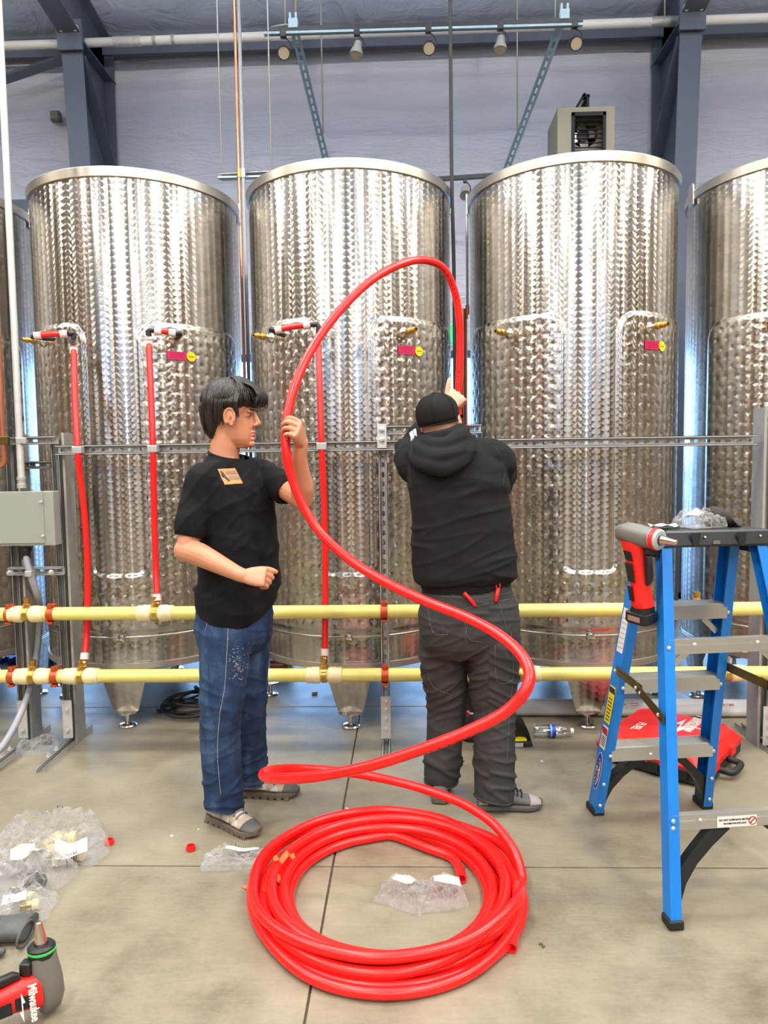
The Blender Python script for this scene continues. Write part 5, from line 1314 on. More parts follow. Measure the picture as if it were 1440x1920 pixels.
# shoulders under the shirt
shR, shL = at(379, 903, 2.755), at(490, 887, 3.01)
limb(b1, [shR, at(424, 892, Yb), shL], [.042, .058, .042])
b1.loft([ellring(at(440, y, Yb), A1, F1, a, b_) for y, a, b_ in ((905, .14, .08), (1000, .13, .085), (1090, .12, .085))])
elR, wrR = at(349, 1034, 2.70), at(457, 1080, 2.615)
limb(b1, [shR + V(.004, 0, -.006), shR.lerp(elR, .35) + V(-.004, 0, 0), shR.lerp(elR, .75), elR], [.044, .048, .044, .041])
limb(b1, [elR + V(-.004, 0, .005), elR.lerp(wrR, .22) + V(0, 0, .010), elR.lerp(wrR, .5) + V(0, 0, .006), elR.lerp(wrR, .85), wrR], [.043, .0455, .039, .029, .0265])
elL, wrL = at(566, 936, 2.80), at(561, 856, 2.69)
limb(b1, [shL, shL.lerp(elL, .5), elL], [.050, .046, .042])
limb(b1, [elL, elL.lerp(wrL, .3) + V(.004, 0, 0), elL.lerp(wrL, .65), wrL], [.0435, .0455, .037, .028])
# near hand: relaxed fist, knuckles to the right
dR = (at(515, 1082, 2.60) - wrR).normalized()
hand(b1, wrR + dR * .004, dR, V(.0, -.85, .55), V(.15, .45, .75), per=((.95, 1.35, .8), (1.05, 1.4, .8), (1.1, 1.45, .8), (1.05, 1.4, .8)), splay=.01, tdir=V(.85, .25, .1), tcurl=(.35, .4), palm_len=.084)
# far hand: closed round the hose, fingers in front of it
Hh = at(540, 808, 2.63); dH = V(-.1, -.8, .58).normalized(); bH = V(.95, -.30, -.02); bH = (bH - dH * bH.dot(dH)).normalized(); tH = dH.cross(bH)
wH = Hh + bH * .037 - dH * .062
limb(b1, [wrL, wrL.lerp(wH, .6), wH], [.028, .028, .026])
hand(b1, wH, dH, bH, tH, per=((1.0, 1.15, .7), (1.05, 1.2, .8), (1.1, 1.25, .8), (1.15, 1.3, .8)), splay=.05, tdir=(dH * .25 - bH * .75 + tH * .65), tcurl=(.2, .35), palm_len=.082, scale=1.06)
me = fuse(b1, .0032, 3)
body1 = finish(me, 'body', M['skin1'], p1)
# eyes
white = mat('eye white', (225, 220, 214), .25); iris = mat('brown iris', (50, 32, 22), .2)
for s in (-1, 1):
    ey = MB().ell(Ph1(.0690, .031 * s, .1225), (.0112, .0125, .0075), 16, 12).build('eye', white, p1, True)
    MB().ell(Ph1(.0775, .0312 * s, .1228), (.0040, .0055, .0060), 12, 8, ax=(hf, hl, hu)).build('iris', iris, ey, True)
    br = [Ph1(.093 - .010 * k * k / 9, (.014 + .012 * k) * s, .141 + .0022 * k - .0009 * k * k) for k in range(4)]
    MB().tube(catmull(br, 4), [.0022 + .0014 * math.sin(PI * (i / 12) ** .7) for i in range(13)], 6).build('eyebrow', M['hair'], p1, True)
lipm = mat('lip', (178, 104, 92), .45)
MB().ell(Ph1(.0868, 0, .0572), (.0070, .018, .0038), 14, 8, ax=(hf, hl, hu)).ell(Ph1(.0848, 0, .0464), (.0070, .0155, .0046), 14, 8, ax=(hf, hl, hu)).build('lips', lipm, p1, True)
MB().ell(Ph1(.018, -.0805, .109), (.0045, .0018, .008), 12, 8, ax=(hf, hl, hu)).build('ear_hollow_shade', mat('ear shade', (160, 98, 76), .6), p1, True)  # darker ellipsoid carries the shade of the ear's inside in its colour
# hair: cap plus many locks
hb = MB()
def hslice(z, xf, xb, w):
    c, h = (xf + xb) / 2, (xf - xb) / 2
    return [Ph1(c + h * math.cos(2 * PI * k / 28), w * math.sin(2 * PI * k / 28), z) for k in range(28)]
hb.loft([hslice(.150, .088, -.122, .082), hslice(.17, .100, -.127, .087), hslice(.195, .104, -.124, .087), hslice(.218, .095, -.112, .080), hslice(.238, .068, -.092, .066), hslice(.254, .03, -.062, .044), hslice(.262, -.005, -.035, .02)])
hb.loft([hslice(.028, -.060, -.086, .042), hslice(.05, -.040, -.106, .060), hslice(.085, -.020, -.122, .075), hslice(.12, -.004, -.130, .082), hslice(.155, .01, -.132, .086), hslice(.18, .0, -.12, .08)])
for s in (-1, 1): hb.loft([[Ph1(.040 + .010 * math.cos(2 * PI * k / 10), (.0715 + .004 * math.sin(2 * PI * k / 10)) * s, z) for k in range(10)] for z in (.112, .13, .15, .17)])
me = fuse(hb, .0045, 3)
def hairwave(p, n):
    q = p - Ph1(0, 0, .2); a = math.atan2(q.dot(hl), q.dot(hf)); return .0035 * noise.noise(Vector((a * 9, q.dot(hu) * 9, 2))) + .002 * noise.noise(Vector((a * 26, q.dot(hu) * 12, 7)))
displace(me, hairwave)
hair1 = finish(me, 'hair', M['hair'], p1)
rng = random.Random(3); lk = MB()
for i in range(620):
    a = rng.uniform(-PI, PI); front = math.cos(a)
    # start near the crown, fall outwards along the head
    r_end = rng.uniform(.75, 1.0)
    pts = []; n = 7
    for k in range(n):
        t = k / (n - 1) * r_end; ph = t * (PI * .5 + (.05 if front > .3 else .5 if front < -.2 else .12))
        x = -.012 + math.cos(a) * ((.118 if front > 0 else .116)) * math.sin(min(ph, PI / 2)) * (1 if ph < PI / 2 else 1 - .15 * (ph - PI / 2))
        y = math.sin(a) * .090 * math.sin(min(ph, PI / 2)) * (1 if ph < PI / 2 else 1 - .25 * (ph - PI / 2)); z = .168 + .098 * math.cos(min(ph, PI / 2)) - max(0, ph - PI / 2) * .11
        if front > .55: x += .012 * t ** 3; z += -.010 * max(0, t - .8) * 5 + .012 * math.sin(PI * t)
        sw = .010 * math.sin(t * 4 + i); pts.append(Ph1(x + sw * math.sin(a), y - sw * math.cos(a), z + rng.uniform(-.0015, .003)))
    rr_ = rng.uniform(.0016, .0033)
    lk.tube(catmull(pts, 2), [rr_ * (.45 + .75 * math.sin(PI * min(1, .12 + j / 12 * .88))) + .0003 for j in range(13)], 5)
# fringe hanging over the brow
for i in range(110):
    y0 = rng.uniform(-.07, .07); pts = [Ph1(.055, y0 * .8, .245), Ph1(.096, y0 * .95, .228), Ph1(.118, y0 + rng.uniform(-.01, .01), .198), Ph1(.112 + rng.uniform(-.010, .010), y0 + rng.uniform(-.02, .02), rng.uniform(.150, .178))]
    rr_ = rng.uniform(.0018, .0034); lk.tube(catmull(pts, 4), [rr_ * (1 - .8 * (j / 12) ** 2) + .0003 for j in range(13)], 5)
# side locks to the ear and the nape
for i in range(190):
    s = rng.choice((-1, 1)); x0 = rng.uniform(-.09, .055); zend = .128 if x0 > -.004 else (rng.uniform(.075, .10) if x0 > -.05 else rng.uniform(.035, .075))
    if x0 > -.004 and x0 < .034: zend = .143
    pts = [Ph1(x0, .064 * s, .228), Ph1(x0 - .003, .0885 * s * (1 - max(0, -x0 - .05) * 2), .175), Ph1(x0 - .007, (.086 if x0 > -.05 else .074) * s, (.175 + zend) / 2), Ph1(x0 - .006, (.077 if x0 > -.05 else .058) * s, zend)]
    rr_ = rng.uniform(.0017, .0032); lk.tube(catmull(pts, 4), [rr_ * math.sin(PI * min(1, .1 + .85 * j / 12)) ** .7 + .0003 for j in range(13)], 5)
lk.build('hair_locks', M['hair'], p1, True)

def fold(p, sx, sz, seed, tilt=0):
    v_ = noise.noise(Vector((p.x * sx + seed, p.y * sx, (p.z + tilt * p.x) * sz + seed)))
    return (1 - min(1, abs(v_) * 3.2)) ** 2
# T-shirt
ts = MB()
tor = [(1166, 444, .168, .138), (1150, 445, .172, .142), (1110, 447, .174, .140), (1050, 448, .166, .126), (990, 446, .168, .120), (940, 440, .178, .118), (908, 434, .178, .108), (888, 430, .146, .092), (870, 426, .108, .080), (857, 424, .080, .072), (850, 424, .072, .068)]
ts.loft([ellring(at(cx, y, Yb), A1, F1, a, b_, 32, 2.3) for y, cx, a, b_ in tor])
hemR = shR.lerp(elR, .66); 
limb(ts, [at(404, 890, 2.80), shR + V(-.002, 0, .002), shR.lerp(elR, .35) + V(-.004, 0, 0), hemR], [.056, .060, .062, .066])
hemL = shL.lerp(elL, .58)
limb(ts, [at(462, 880, 2.95), shL + V(0, 0, .004), shL.lerp(elL, .3), hemL], [.056, .058, .060, .063])
me = fuse(ts, .0065, 6)
# open the sleeve ends and neckline: drop the cap faces
def cutplane(me, near, co, no):
    """slice off what lies beyond the plane, only within the region 'near'"""
    bm = bmesh.new(); bm.from_mesh(me); vs = {v for v in bm.verts if near(v.co)}
    es = [e for e in bm.edges if e.verts[0] in vs and e.verts[1] in vs]; fs = [f for f in bm.faces if all(v in vs for v in f.verts)]
    bmesh.ops.bisect_plane(bm, geom=list(vs) + es + fs, plane_co=co, plane_no=no, clear_outer=True); bm.to_mesh(me); bm.free()
dRs = (elR - shR).normalized(); dLs = (elL - shL).normalized()
hemz = at(444, 1160, Yb).z
def tee_wr(p, n):
    q = p - at(440, 1000, Yb); u = q.dot(A1); w = q.dot(F1)
    low = max(0, min(1, (1.25 - p.z) / .3)); d = 0
    d += .006 * noise.noise(Vector((u * 9 + p.z * 3, w * 9, p.z * 4))) + .006 * low * math.sin(p.z * 38 + u * 10 + 2.5 * noise.noise(Vector((u * 5, w * 5, p.z * 5)))) * noise.noise(Vector((u * 4, w * 4, p.z * 2 + 7)))
    d += .004 * (1 - abs(noise.noise(Vector((u * 6 + p.z * 8, w * 6 - p.z * 5, p.z * 3 + 3)))) * 3)
    d += .008 * fold(p, 3.5, 9, 4.2, .5) * (.35 + low) + .004 * fold(p, 6, 12, 8.8, -.8) - .002
    return d * max(.12, min(1, (p.z - hemz) / .10))
displace(me, tee_wr)
for v in me.vertices:
    w_ = max(0, min(1, (hemz + .16 - v.co.z) / .16)); dx_ = v.co.x - at(444, 1150, Yb).x
    v.co.z += w_ * (.10 * min(1.2, (dx_ / .165) ** 2) - .012)
cutplane(me, lambda p: (p - hemR).dot(dRs) > .0 and (p - hemR).dot(dRs) < .14 and (p - hemR - dRs * (p - hemR).dot(dRs)).length < .084 and (p - at(450, 1040, 2.88)).length > .192, hemR + dRs * .036, dRs)
cutplane(me, lambda p: (p - hemL).length < .14 and p.x > at(500, 900, 2.9).x, hemL + dLs * .035, dLs)
nkc = at(424, 858, Yb) + V(0, 0, .014) + F1 * .0
cutplane(me, lambda p: (p - at(424, 848, Yb)).length < .105, nkc, (F1 * .30 + V(0, 0, 1)).normalized())
tee = finish(me, 't_shirt', M['tee'], p1)
sol_ = tee.modifiers.new('thick', 'SOLIDIFY'); sol_.thickness = .003; sol_.offset = 0
bt = bvh_of(tee)
def collar(name, c, A, F_, a, b_, tilt, r, m_, par):
    pts = [Vector(c) + A * a * math.cos(2 * PI * k / 28) + F_ * b_ * math.sin(2 * PI * k / 28) - V(0, 0, tilt * math.sin(2 * PI * k / 28)) for k in range(28)]
    return MB().tube(pts, r, 8, closed=True).build(name, m_, par, True)
collar('collar', at(424, 856, Yb) + V(0, 0, .004), A1, F1, .0665, .066, .020, .0075, M['tee'], tee)
pt_ = decal(bt, [(407, 880), (440, 878), (455, 907), (421, 909)], 'orange_print', mat('orange print', (214, 142, 92), .8), tee, .003)
if pt_:
    tag(pt_, 'orange printed patch on the chest')
    for q in ([(421, 884), (440, 883), (444, 889), (424, 890)], [(427, 893), (447, 892), (450, 899), (431, 900)], [(411, 884), (415, 884), (425, 897), (420, 897)], [(413, 890), (419, 888), (421, 891), (415, 893)], [(420, 897), (425, 896), (431, 902), (428, 904)]):
        decal(bt, q, 'print_mark', M['ink'] if q[0][0] < 421 else mat('grey print', (150, 120, 100), .8), pt_, .0045, 2)
seam(bt, [(340, 882), (362, 893), (372, 915), (378, 950)], 'shoulder_seam', M['tee'], tee, .002)

def cut_hem(me, c, z, tilt, rad=.13):
    """cut a trouser leg off at a slightly tilted plane and return the rim, in order"""
    n_ = Vector((tilt[0], tilt[1], 1)).normalized(); o_ = Vector((c[0], c[1], z))
    bm = bmesh.new(); bm.from_mesh(me); near = lambda v: math.hypot(v.co.x - c[0], v.co.y - c[1]) < rad
    vs = {v for v in bm.verts if near(v) and v.co.z < z + .12}; es = [e for e in bm.edges if e.verts[0] in vs and e.verts[1] in vs]; fs = [f for f in bm.faces if all(v in vs for v in f.verts)]
    bmesh.ops.bisect_plane(bm, geom=list(vs) + es + fs, plane_co=o_, plane_no=-n_, clear_outer=True)
    rim = [v.co.copy() for v in bm.verts if v.is_boundary and near(v) and abs(v.co.z - z) < .05]
    bm.to_mesh(me); bm.free()
    cx, cy = sum(v.x for v in rim) / len(rim), sum(v.y for v in rim) / len(rim); rim.sort(key=lambda v: math.atan2(v.y - cy, v.x - cx)); out = []
    for k in range(32):
        ch = rim[k * len(rim) // 32:(k + 1) * len(rim) // 32] or rim[:1]; out.append(sum(ch, Vector()) / len(ch))
    return out
# jeans
jn = MB()
hipR, knR, anR = at(424, 1190, 2.80), at(414, 1330, 2.775), at(420, 1508, 2.80)
hipL, knL, anL = at(462, 1190, 2.97), at(463, 1325, 2.985), at(469, 1462, 3.06)
jn.loft([ellring(at(cx, y, Yb), A1, F1, a, b_, 28, 2.4) for y, cx, a, b_ in ((1095, 443, .150, .112), (1130, 441, .160, .122), (1170, 440, .166, .125), (1200, 441, .160, .118), (1222, 443, .12, .08))])
limb(jn, [at(428, 1165, 2.83), hipR, hipR.lerp(knR, .5), knR, knR.lerp(anR, .35) + V(-.006, 0, 0), knR.lerp(anR, .75), anR], [.095, .102, .094, .083, .081, .078, .078], 22)
limb(jn, [at(454, 1165, 2.93), hipL, hipL.lerp(knL, .5), knL, knL.lerp(anL, .4), anL], [.095, .1, .092, .082, .078, .076], 22)
me = fuse(jn, .0065, 5)
def jean_wr(p, n):
    leg = 0 if p.y < 2.885 else 1; d = .0035 * noise.noise(Vector((p.x * 7, p.y * 7, p.z * 6)))
    for zc_, w_, amp in ((.52, .10, .007), (.14, .10, .008), (.33, .2, .003), (.82, .10, .005)): d += amp * math.exp(-((p.z - zc_) / w_) ** 2) * fold(p, 5, 17, leg * 7.3, .45 if zc_ > .4 else -.3)
    return d
displace(me, jean_wr)
rims = [cut_hem(me, anR, fl(420, 1507, 0).z + .075, (.10, .15)), cut_hem(me, anL, .062, (.15, .1))]
jeans = finish(me, 'jeans', M['denim'], p1)
for rm in rims: MB().tube(rm, .0038, 6, closed=True).build('hem', M['denim'], jeans, True)
bj = bvh_of(jeans)
M['pale_thread'] = mat('pale stitching', (150, 158, 168), .8)
seam(bj, [(428, 1172), (425, 1230), (421, 1290), (412, 1340), (408, 1400), (410, 1450), (414, 1490)], 'outseam', M['pale_thread'], jeans, .0011)
seam(bj, [(372, 1136), (382, 1150), (388, 1170), (384, 1184)], 'back_pocket_seam', M['pale_thread'], jeans, .001)
rg = random.Random(5); paint = mat('pale paint smear', (146, 158, 174), .8)
for i in range(70):
    if i < 50: x, y = rg.gauss(446, 7), rg.gauss(1254, 12)
    else: x, y = rg.gauss(445, 12), rg.gauss(1225, 18)
    w, h = rg.uniform(.5, 2.6), rg.uniform(.4, 1.3); k_ = rg.uniform(-1.5, 1.5)
    decal(bj, [(x - w, y - h + k_), (x + w, y - h * .3 - k_), (x + w * .6, y + h - k_), (x - w * .5, y + h * .5 + k_)], 'paint_spot', paint, jeans, .0012, 2)
shoe((anR.x - .002, anR.y + .005, 0), R(-33), 1, 'shoe', .285, p1, -1)
shoe((anL.x + .01, anL.y + .0, 0), R(-4), 1, 'shoe', .30, p1, 1)

# ------------------------------------------------ man in the hoodie, back to the camera
p2 = thing('person', 'man in black cap, black hoodie and grey work trousers, seen from behind reaching up', 'person', V(.32, 3.0, 0))
Y2 = 3.02
X2 = V(1, .06, 0).normalized(); F2 = V(-.06, 1, 0).normalized()
b2 = MB()
hc2 = at(836, 851, 3.06)
Ph2, f2, l2, u2 = head(b2, hc2, V(.40, .85, .14), V(-.20, -.12, 1), 1.03)
limb(b2, [at(838, 850, 3.03), at(832, 840, 3.04), at(826, 820, 3.05)], [.078, .07, .068], 20)
sL2, eL2, wL2 = at(782, 868, 3.06), at(772, 842, 3.32), at(838, 766, 3.385)
limb(b2, [sL2, eL2], [.05, .045]); limb(b2, [eL2, eL2.lerp(wL2, .5), wL2], [.045, .041, .031])
sR2, eR2, wR2 = at(918, 868, 3.04), at(928, 900, 3.26), at(868, 850, 3.38)
limb(b2, [sR2, eR2], [.05, .045]); limb(b2, [eR2, wR2], [.043, .03])
b2.loft([ellring(at(860, y, Y2), X2, F2, a, b_) for y, a, b_ in ((860, .15, .09), (960, .15, .1), (1080, .15, .1))])
hand(b2, wL2, V(.62, .12, .70), V(-.30, -.95, .12), V(-.65, .1, .75), per=((1.15, 1.1, .6),) * 4, tdir=V(.12, .05, 1), tcurl=(.02, .12), splay=.02, scale=1.12, palm_len=.08)
hand(b2, wR2, V(-.1, .2, .95), V(.3, -.9, .1), V(-.9, -.2, .2), per=((1.1, 1.1, .6),) * 4, scale=1.0)
me = fuse(b2, .0034, 3); body2 = finish(me, 'body', M['skin2'], p2)
# cap
cb = MB()
def cs2(z, a, b_, dx=0):
    return [Ph2(dx - .012 + a * math.cos(2 * PI * k / 32), b_ * math.sin(2 * PI * k / 32), z) for k in range(32)]
cb.loft([cs2(.128, .104, .079), cs2(.15, .1095, .084), cs2(.178, .110, .0855), cs2(.205, .102, .079), cs2(.226, .084, .065), cs2(.242, .056, .044), cs2(.25, .025, .02), cs2(.2515, .004, .004)])
cap2 = cb.build('cap', M['capcloth'], p2, True)
MB().tube([Ph2(-.012 + .106 * math.cos(2 * PI * k / 40), .081 * math.sin(2 * PI * k / 40), .130) for k in range(40)], .0032, 6, closed=True).build('cap_band', M['capcloth'], cap2, True)
for k in range(6):
    a = k * PI / 3 + .3; MB().tube([Ph2(-.012 + r_ * math.cos(a) * 1.02, r_ * .775 * math.sin(a) * 1.02, z) for r_, z in ((.1055, .135), (.1105, .165), (.104, .203), (.085, .226), (.056, .243), (.01, .2525))], .0012, 5).build('cap_seam', M['capcloth'], cap2, True)
br_ = [[Ph2(.085 + (.075 * math.cos(R(a))) * k, (.068 * math.sin(R(a)) * (1 - .0 * k)), .140 - .014 * k * math.cos(R(a)) + dz) for a in range(-80, 81, 16)] for k, dz in ((0, 0), (.6, 0), (1, 0), (1, .004), (.6, .004), (0, .004))]
MB().loft(br_, closed=False).build('cap_brim', M['capcloth'], cap2, True)
MB().ell(Ph2(-.012, 0, .2525), (.007, .007, .004), 10, 6).build('cap_button', M['capcloth'], cap2, True)
# hoodie
ho = MB()
to2 = [(1090, 869, .208, .150), (1076, 870, .222, .164), (1040, 868, .222, .165), (1000, 866, .214, .16), (950, 863, .210, .155), (905, 859, .212, .150), (872, 855, .208, .135), (848, 850, .176, .112), (830, 846, .125, .095), (812, 838, .085, .085)]
ho.loft([ellring(at(cx, y, Y2), X2, F2, a, b_, 36, 2.5) for y, cx, a, b_ in to2])
limb(ho, [at(810, 858, 3.03), sL2 + V(-.01, 0, .0), sL2.lerp(eL2, .6), eL2, eL2.lerp(wL2, .45), eL2.lerp(wL2, .82)], [.085, .085, .078, .074, .064, .052], 18)
limb(ho, [at(900, 858, 3.02), sR2 + V(.012, 0, .01), sR2.lerp(eR2, .5) + V(.02, 0, 0), eR2 + V(.008, 0, 0), eR2.lerp(wR2, .5), eR2.lerp(wR2, .9)], [.09, .09, .086, .078, .066, .055], 18)
# hood lying on the shoulders: nested U folds draped at the back of the neck
for U, rr_ in ((((770, 836, 2.98), (782, 856, 2.90), (805, 867, 2.855), (835, 872, 2.84), (862, 858, 2.86), (880, 834, 2.91), (884, 815, 2.98)), (.02, .030, .034, .034, .032, .028, .02)),
               (((778, 822, 2.99), (790, 840, 2.91), (812, 849, 2.865), (840, 849, 2.855), (864, 836, 2.88), (878, 816, 2.95)), (.022, .032, .036, .036, .032, .022)),
               (((784, 812, 3.02), (796, 824, 2.94), (816, 829, 2.89), (842, 826, 2.88), (862, 812, 2.91), (872, 800, 2.99)), (.022, .028, .032, .032, .028, .022)),
               (((792, 808, 3.05), (806, 813, 2.96), (826, 812, 2.925), (848, 805, 2.93), (864, 797, 2.98), (868, 798, 3.06)), (.018, .020, .022, .022, .020, .018))):
    limb(ho, [at(u_[0], u_[1] + 7, u_[2]) for u_ in U], list(rr_), 14)
me = fuse(ho, .0065, 5)
def hood_wr(p, n):
    q = p - at(862, 960, Y2); u = q.dot(X2); z = q.z
    d = .005 * noise.noise(Vector((p.x * 6, p.y * 6, p.z * 9)))
    if p.y < 3.06:
        ph = z * 42 + 10 * (u - .05) ** 2 * (1 if z < 0 else -1.2) + u * (3 if z > 0 else -5) + 3.2 * noise.noise(Vector((u * 3.2, p.y * 2, z * 3.5)))
        amp = .014 * max(.1, noise.noise(Vector((u * 3.5 + 3, 0, z * 5 + 1))) + .4)
        d += amp * (fold(Vector((u, 0, z + .25 * u * u - .12 * u)), 2.2, 11, 3.3) + .6 * fold(Vector((u, 0, z - .3 * u)), 2.6, 15, 9.1) - .35)
    else: d += .006 * math.sin(30 * (p.x + p.z) + 4 * noise.noise(p * 6))
    return d
displace(me, hood_wr)
hoodie = finish(me, 'hoodie', M['hoodie'], p2)
rb = MB().loft([ellring(at(872, y, Y2), X2, F2, a, b_, 36, 2.5) for y, a, b_ in ((1108, .178, .132), (1104, .186, .140), (1090, .192, .144), (1084, .195, .146))]); rb.build('ribbed_hem', M['hoodie'], hoodie, True, R(60))
bh = bvh_of(hoodie)
seam(bh, [(775, 822), (768, 870), (775, 930)], 'shoulder_seam', M['dark_thread'], hoodie, .0016)
seam(bh, [(930, 838), (945, 880), (943, 915)], 'shoulder_seam', M['dark_thread'], hoodie, .0016)
for q in ([(768, 812), (774, 807), (777, 824), (771, 828)], [(775, 806), (780, 804), (782, 818), (778, 822)]):
    decal(bh, q, 'reflective_mark', M['white_lbl'], hoodie, .002, 3)
# trousers
tw = MB()
tw.loft([ellring(at(cx, y, Y2), X2, F2, a, b_, 32, 2.5) for y, cx, a, b_ in ((1080, 874, .178, .128), (1105, 876, .188, .138), (1140, 879, .208, .152), (1175, 880, .214, .155), (1205, 880, .205, .14), (1228, 878, .17, .10))])
hL2, kL2, aL2 = at(830, 1205, 3.05), at(838, 1320, 3.09), at(828, 1452, 3.07)
hR2, kR2, aR2 = at(924, 1205, 3.0), at(927, 1325, 3.0), at(927, 1492, 2.945)
limb(tw, [at(836, 1165, 3.04), hL2, hL2.lerp(kL2, .5), kL2, kL2.lerp(aL2, .5), aL2], [.1, .105, .099, .088, .080, .078], 22)
limb(tw, [at(922, 1165, 3.02), hR2, hR2.lerp(kR2, .5), kR2, kR2.lerp(aR2, .45), aR2], [.11, .118, .106, .090, .086, .086], 22)
me = fuse(tw, .0065, 5)
def trou_wr(p, n):
    leg = 0 if p.x < .33 else 1; d = .0035 * noise.noise(Vector((p.x * 7, p.y * 7, p.z * 7)))
    for zc_, w_, amp, tl_ in ((.56, .20, .010, .5 if leg else -.5), (.14, .12, .011, .35), (.86, .10, .007, .2), (.35, .15, .004, -.2)):
        d += amp * math.exp(-((p.z - zc_) / w_) ** 2) * fold(p, 4.5, 19, leg * 5.1 + zc_, tl_)
    return d
displace(me, trou_wr)
rims = [cut_hem(me, aL2, .060, (0, -.1)), cut_hem(me, aR2, .045, (.12, .12))]
trs = finish(me, 'trousers', M['grey_pants'], p2)
for rm in rims: MB().tube(rm, .005, 6, closed=True).build('hem', M['grey_pants'], trs, True)
btw = bvh_of(trs)
for s_ in ([(880, 1160), (872, 1190), (876, 1215)], [(868, 1142), (905, 1134), (962, 1122)], [(868, 1142), (878, 1195), (905, 1205)], [(935, 1130), (950, 1180), (958, 1230)], [(800, 1130), (812, 1185), (840, 1190)], [(928, 1210), (930, 1270), (945, 1282), (960, 1276)], [(958, 1185), (962, 1260), (955, 1340), (950, 1440)], [(790, 1135), (815, 1130), (845, 1134)], [(801, 1262), (815, 1290), (850, 1304)], [(788, 1112), (830, 1118), (880, 1121), (930, 1116), (970, 1108)]):
    seam(btw, s_, 'stitching', M['grey_thread'], trs, .0011)
lbl = decal(btw, [(830, 1097), (845, 1097), (845, 1112), (831, 1112)], 'waist_tab', M['grey_pants'], trs, .0016, 3)
for q in ([(833, 1098), (835, 1097), (838, 1106), (837, 1107)], [(841, 1098), (843, 1099), (838, 1107), (837, 1105)], [(836, 1099), (840, 1099), (839, 1101), (837, 1101)]):
    decal(btw, q, 'white_emblem', M['white_lbl'], trs, .003, 2)
# pliers handles in the back pocket: a tool of its own
pl = thing('pliers', 'red handled pliers sticking out of the back trouser pocket', 'pliers', onto(btw, 885, 1132, .01)[0])
a0, a1 = onto(btw, 869, 1111, .016)[0], onto(btw, 891, 1136, .004)[0]
c0, c1 = onto(btw, 931, 1097, .014)[0], onto(btw, 929, 1128, .004)[0]
MB().tube(catmull([a0, a0.lerp(a1, .5) + V(.002, -.004, 0), a1], 5), .008, 8).build('handle', M['red_paint'], pl, True)
MB().tube([c0 + V(0, 0, -.012), c0.lerp(c1, .6), c1], .0085, 8).build('handle', M['red_paint'], pl, True)
MB().tube([c0 + V(-.008, 0, -.014), c0 + V(-.007, 0, .004), c0 + V(.007, 0, .004), c0 + V(.008, 0, -.014)], .003, 6).build('handle_loop', M['red_paint'], pl, True)
shoe((aL2.x - .005, aL2.y - .015, 0), R(84), 2, 'shoe', .30, p2, 1)
shoe((aR2.x + .01, aR2.y - .01, 0), R(4), 2, 'shoe', .275, p2, -1)
# ================================================================== things on the floor
# white pipe lying along the tanks
wpf = thing('white_pipe', 'thick white plastic pipe lying on the floor under the right tanks', 'pipe', V(1.5, 4.0, 0))
a, b_ = V(.55, 4.05, .048), V(2.75, 4.00, .048)
MB().tube([a, b_], .048, 24).build('tube', M['white_pvc'], wpf, True, R(40))
M['red_print'] = mat('faded red print', (205, 110, 90), .5)
pd = (b_ - a).normalized()
for x, s_ in ((1165, ''), (1365, 'CHEFR-TIME')):
    c = at(x, 1338, 3.93); t_ = (c - a).dot(pd); n_ = V(0, -math.cos(R(38)), math.sin(R(38)))
    o = a + pd * t_ + n_ * .0485
    if s_: text_on(s_, .02, o, pd, V(0, math.sin(R(38)), math.cos(R(38))), wpf, M['red_print'], bold=.0003)
    else:
        up_ = V(0, math.sin(R(38)), math.cos(R(38)))
        for k in (-1, 1): MB().box(o + pd * .09 + up_ * k * .006, (.05, .001, .003), ax=(pd, n_, up_)).build('print_mark', M['red_print'], wpf)
        for k in range(9): MB().box(o + pd * (-.09 + .016 * k), (.009, .001, .008), ax=(pd, n_, up_)).build('print_mark', M['red_print'], wpf)
MB().tube([a - pd * .001, a + pd * .02], .040, 20).build('bore_shade', M['black_matte'], wpf)  # black disc on the closed end stands for the shade inside
# water bottle
wbm, g, b = newmat('clear bottle plastic'); nt = wbm.node_tree; out = nt.nodes['Material Output']
tr_ = g.n('ShaderNodeBsdfTransparent'); tr_.inputs[0].default_value = (.93, .95, .96, 1); gl_ = g.n('ShaderNodeBsdfGlossy'); gl_.inputs['Roughness'].default_value = .06; lw = g.n('ShaderNodeLayerWeight'); lw.inputs[0].default_value = .4
mx = g.n('ShaderNodeMixShader'); g.put(mx.inputs[0], g.m('ADD', g.m('MULTIPLY', lw.outputs['Facing'], .6), .12)); g.put(mx.inputs[1], tr_.outputs[0]); g.put(mx.inputs[2], gl_.outputs[0]); g.put(out.inputs[0], mx.outputs[0])
c = fl(1000, 1370, .034); d = (fl(1072, 1372, .030) - c); d = V(d.x, d.y, 0).normalized()
wb_ = thing('water_bottle', 'clear plastic water bottle with blue label lying by the white pipe', 'bottle', fl(1035, 1372))
prof = [(.012, 0), (.030, .002), (.033, .01)] + [(.033 - .0022 * (k % 2), .015 + .011 * k) for k in range(10)] + [(.033, .13), (.031, .15), (.022, .175), (.0135, .188), (.0125, .195)]
MB().lathe(prof, c, d, 22).build('bottle_body', wbm, wb_, True)
MB().lathe([(.0335, .082), (.0340, .083), (.0340, .113), (.0335, .114)], c, d, 22, caps=False).build('label_band', M['blue_lbl'], wb_, True)
MB().lathe([(.0342, .086), (.0343, .087), (.0343, .093), (.0342, .094)], c, d, 22, caps=False).build('label_stripe', mat('pale blue print', (120, 190, 235), .4), wb_, True)
MB().lathe([(.0145, .194), (.015, .196), (.015, .208), (.013, .21)], c, d, 16).build('bottle_cap', M['white_lbl'], wb_, True, R(40))
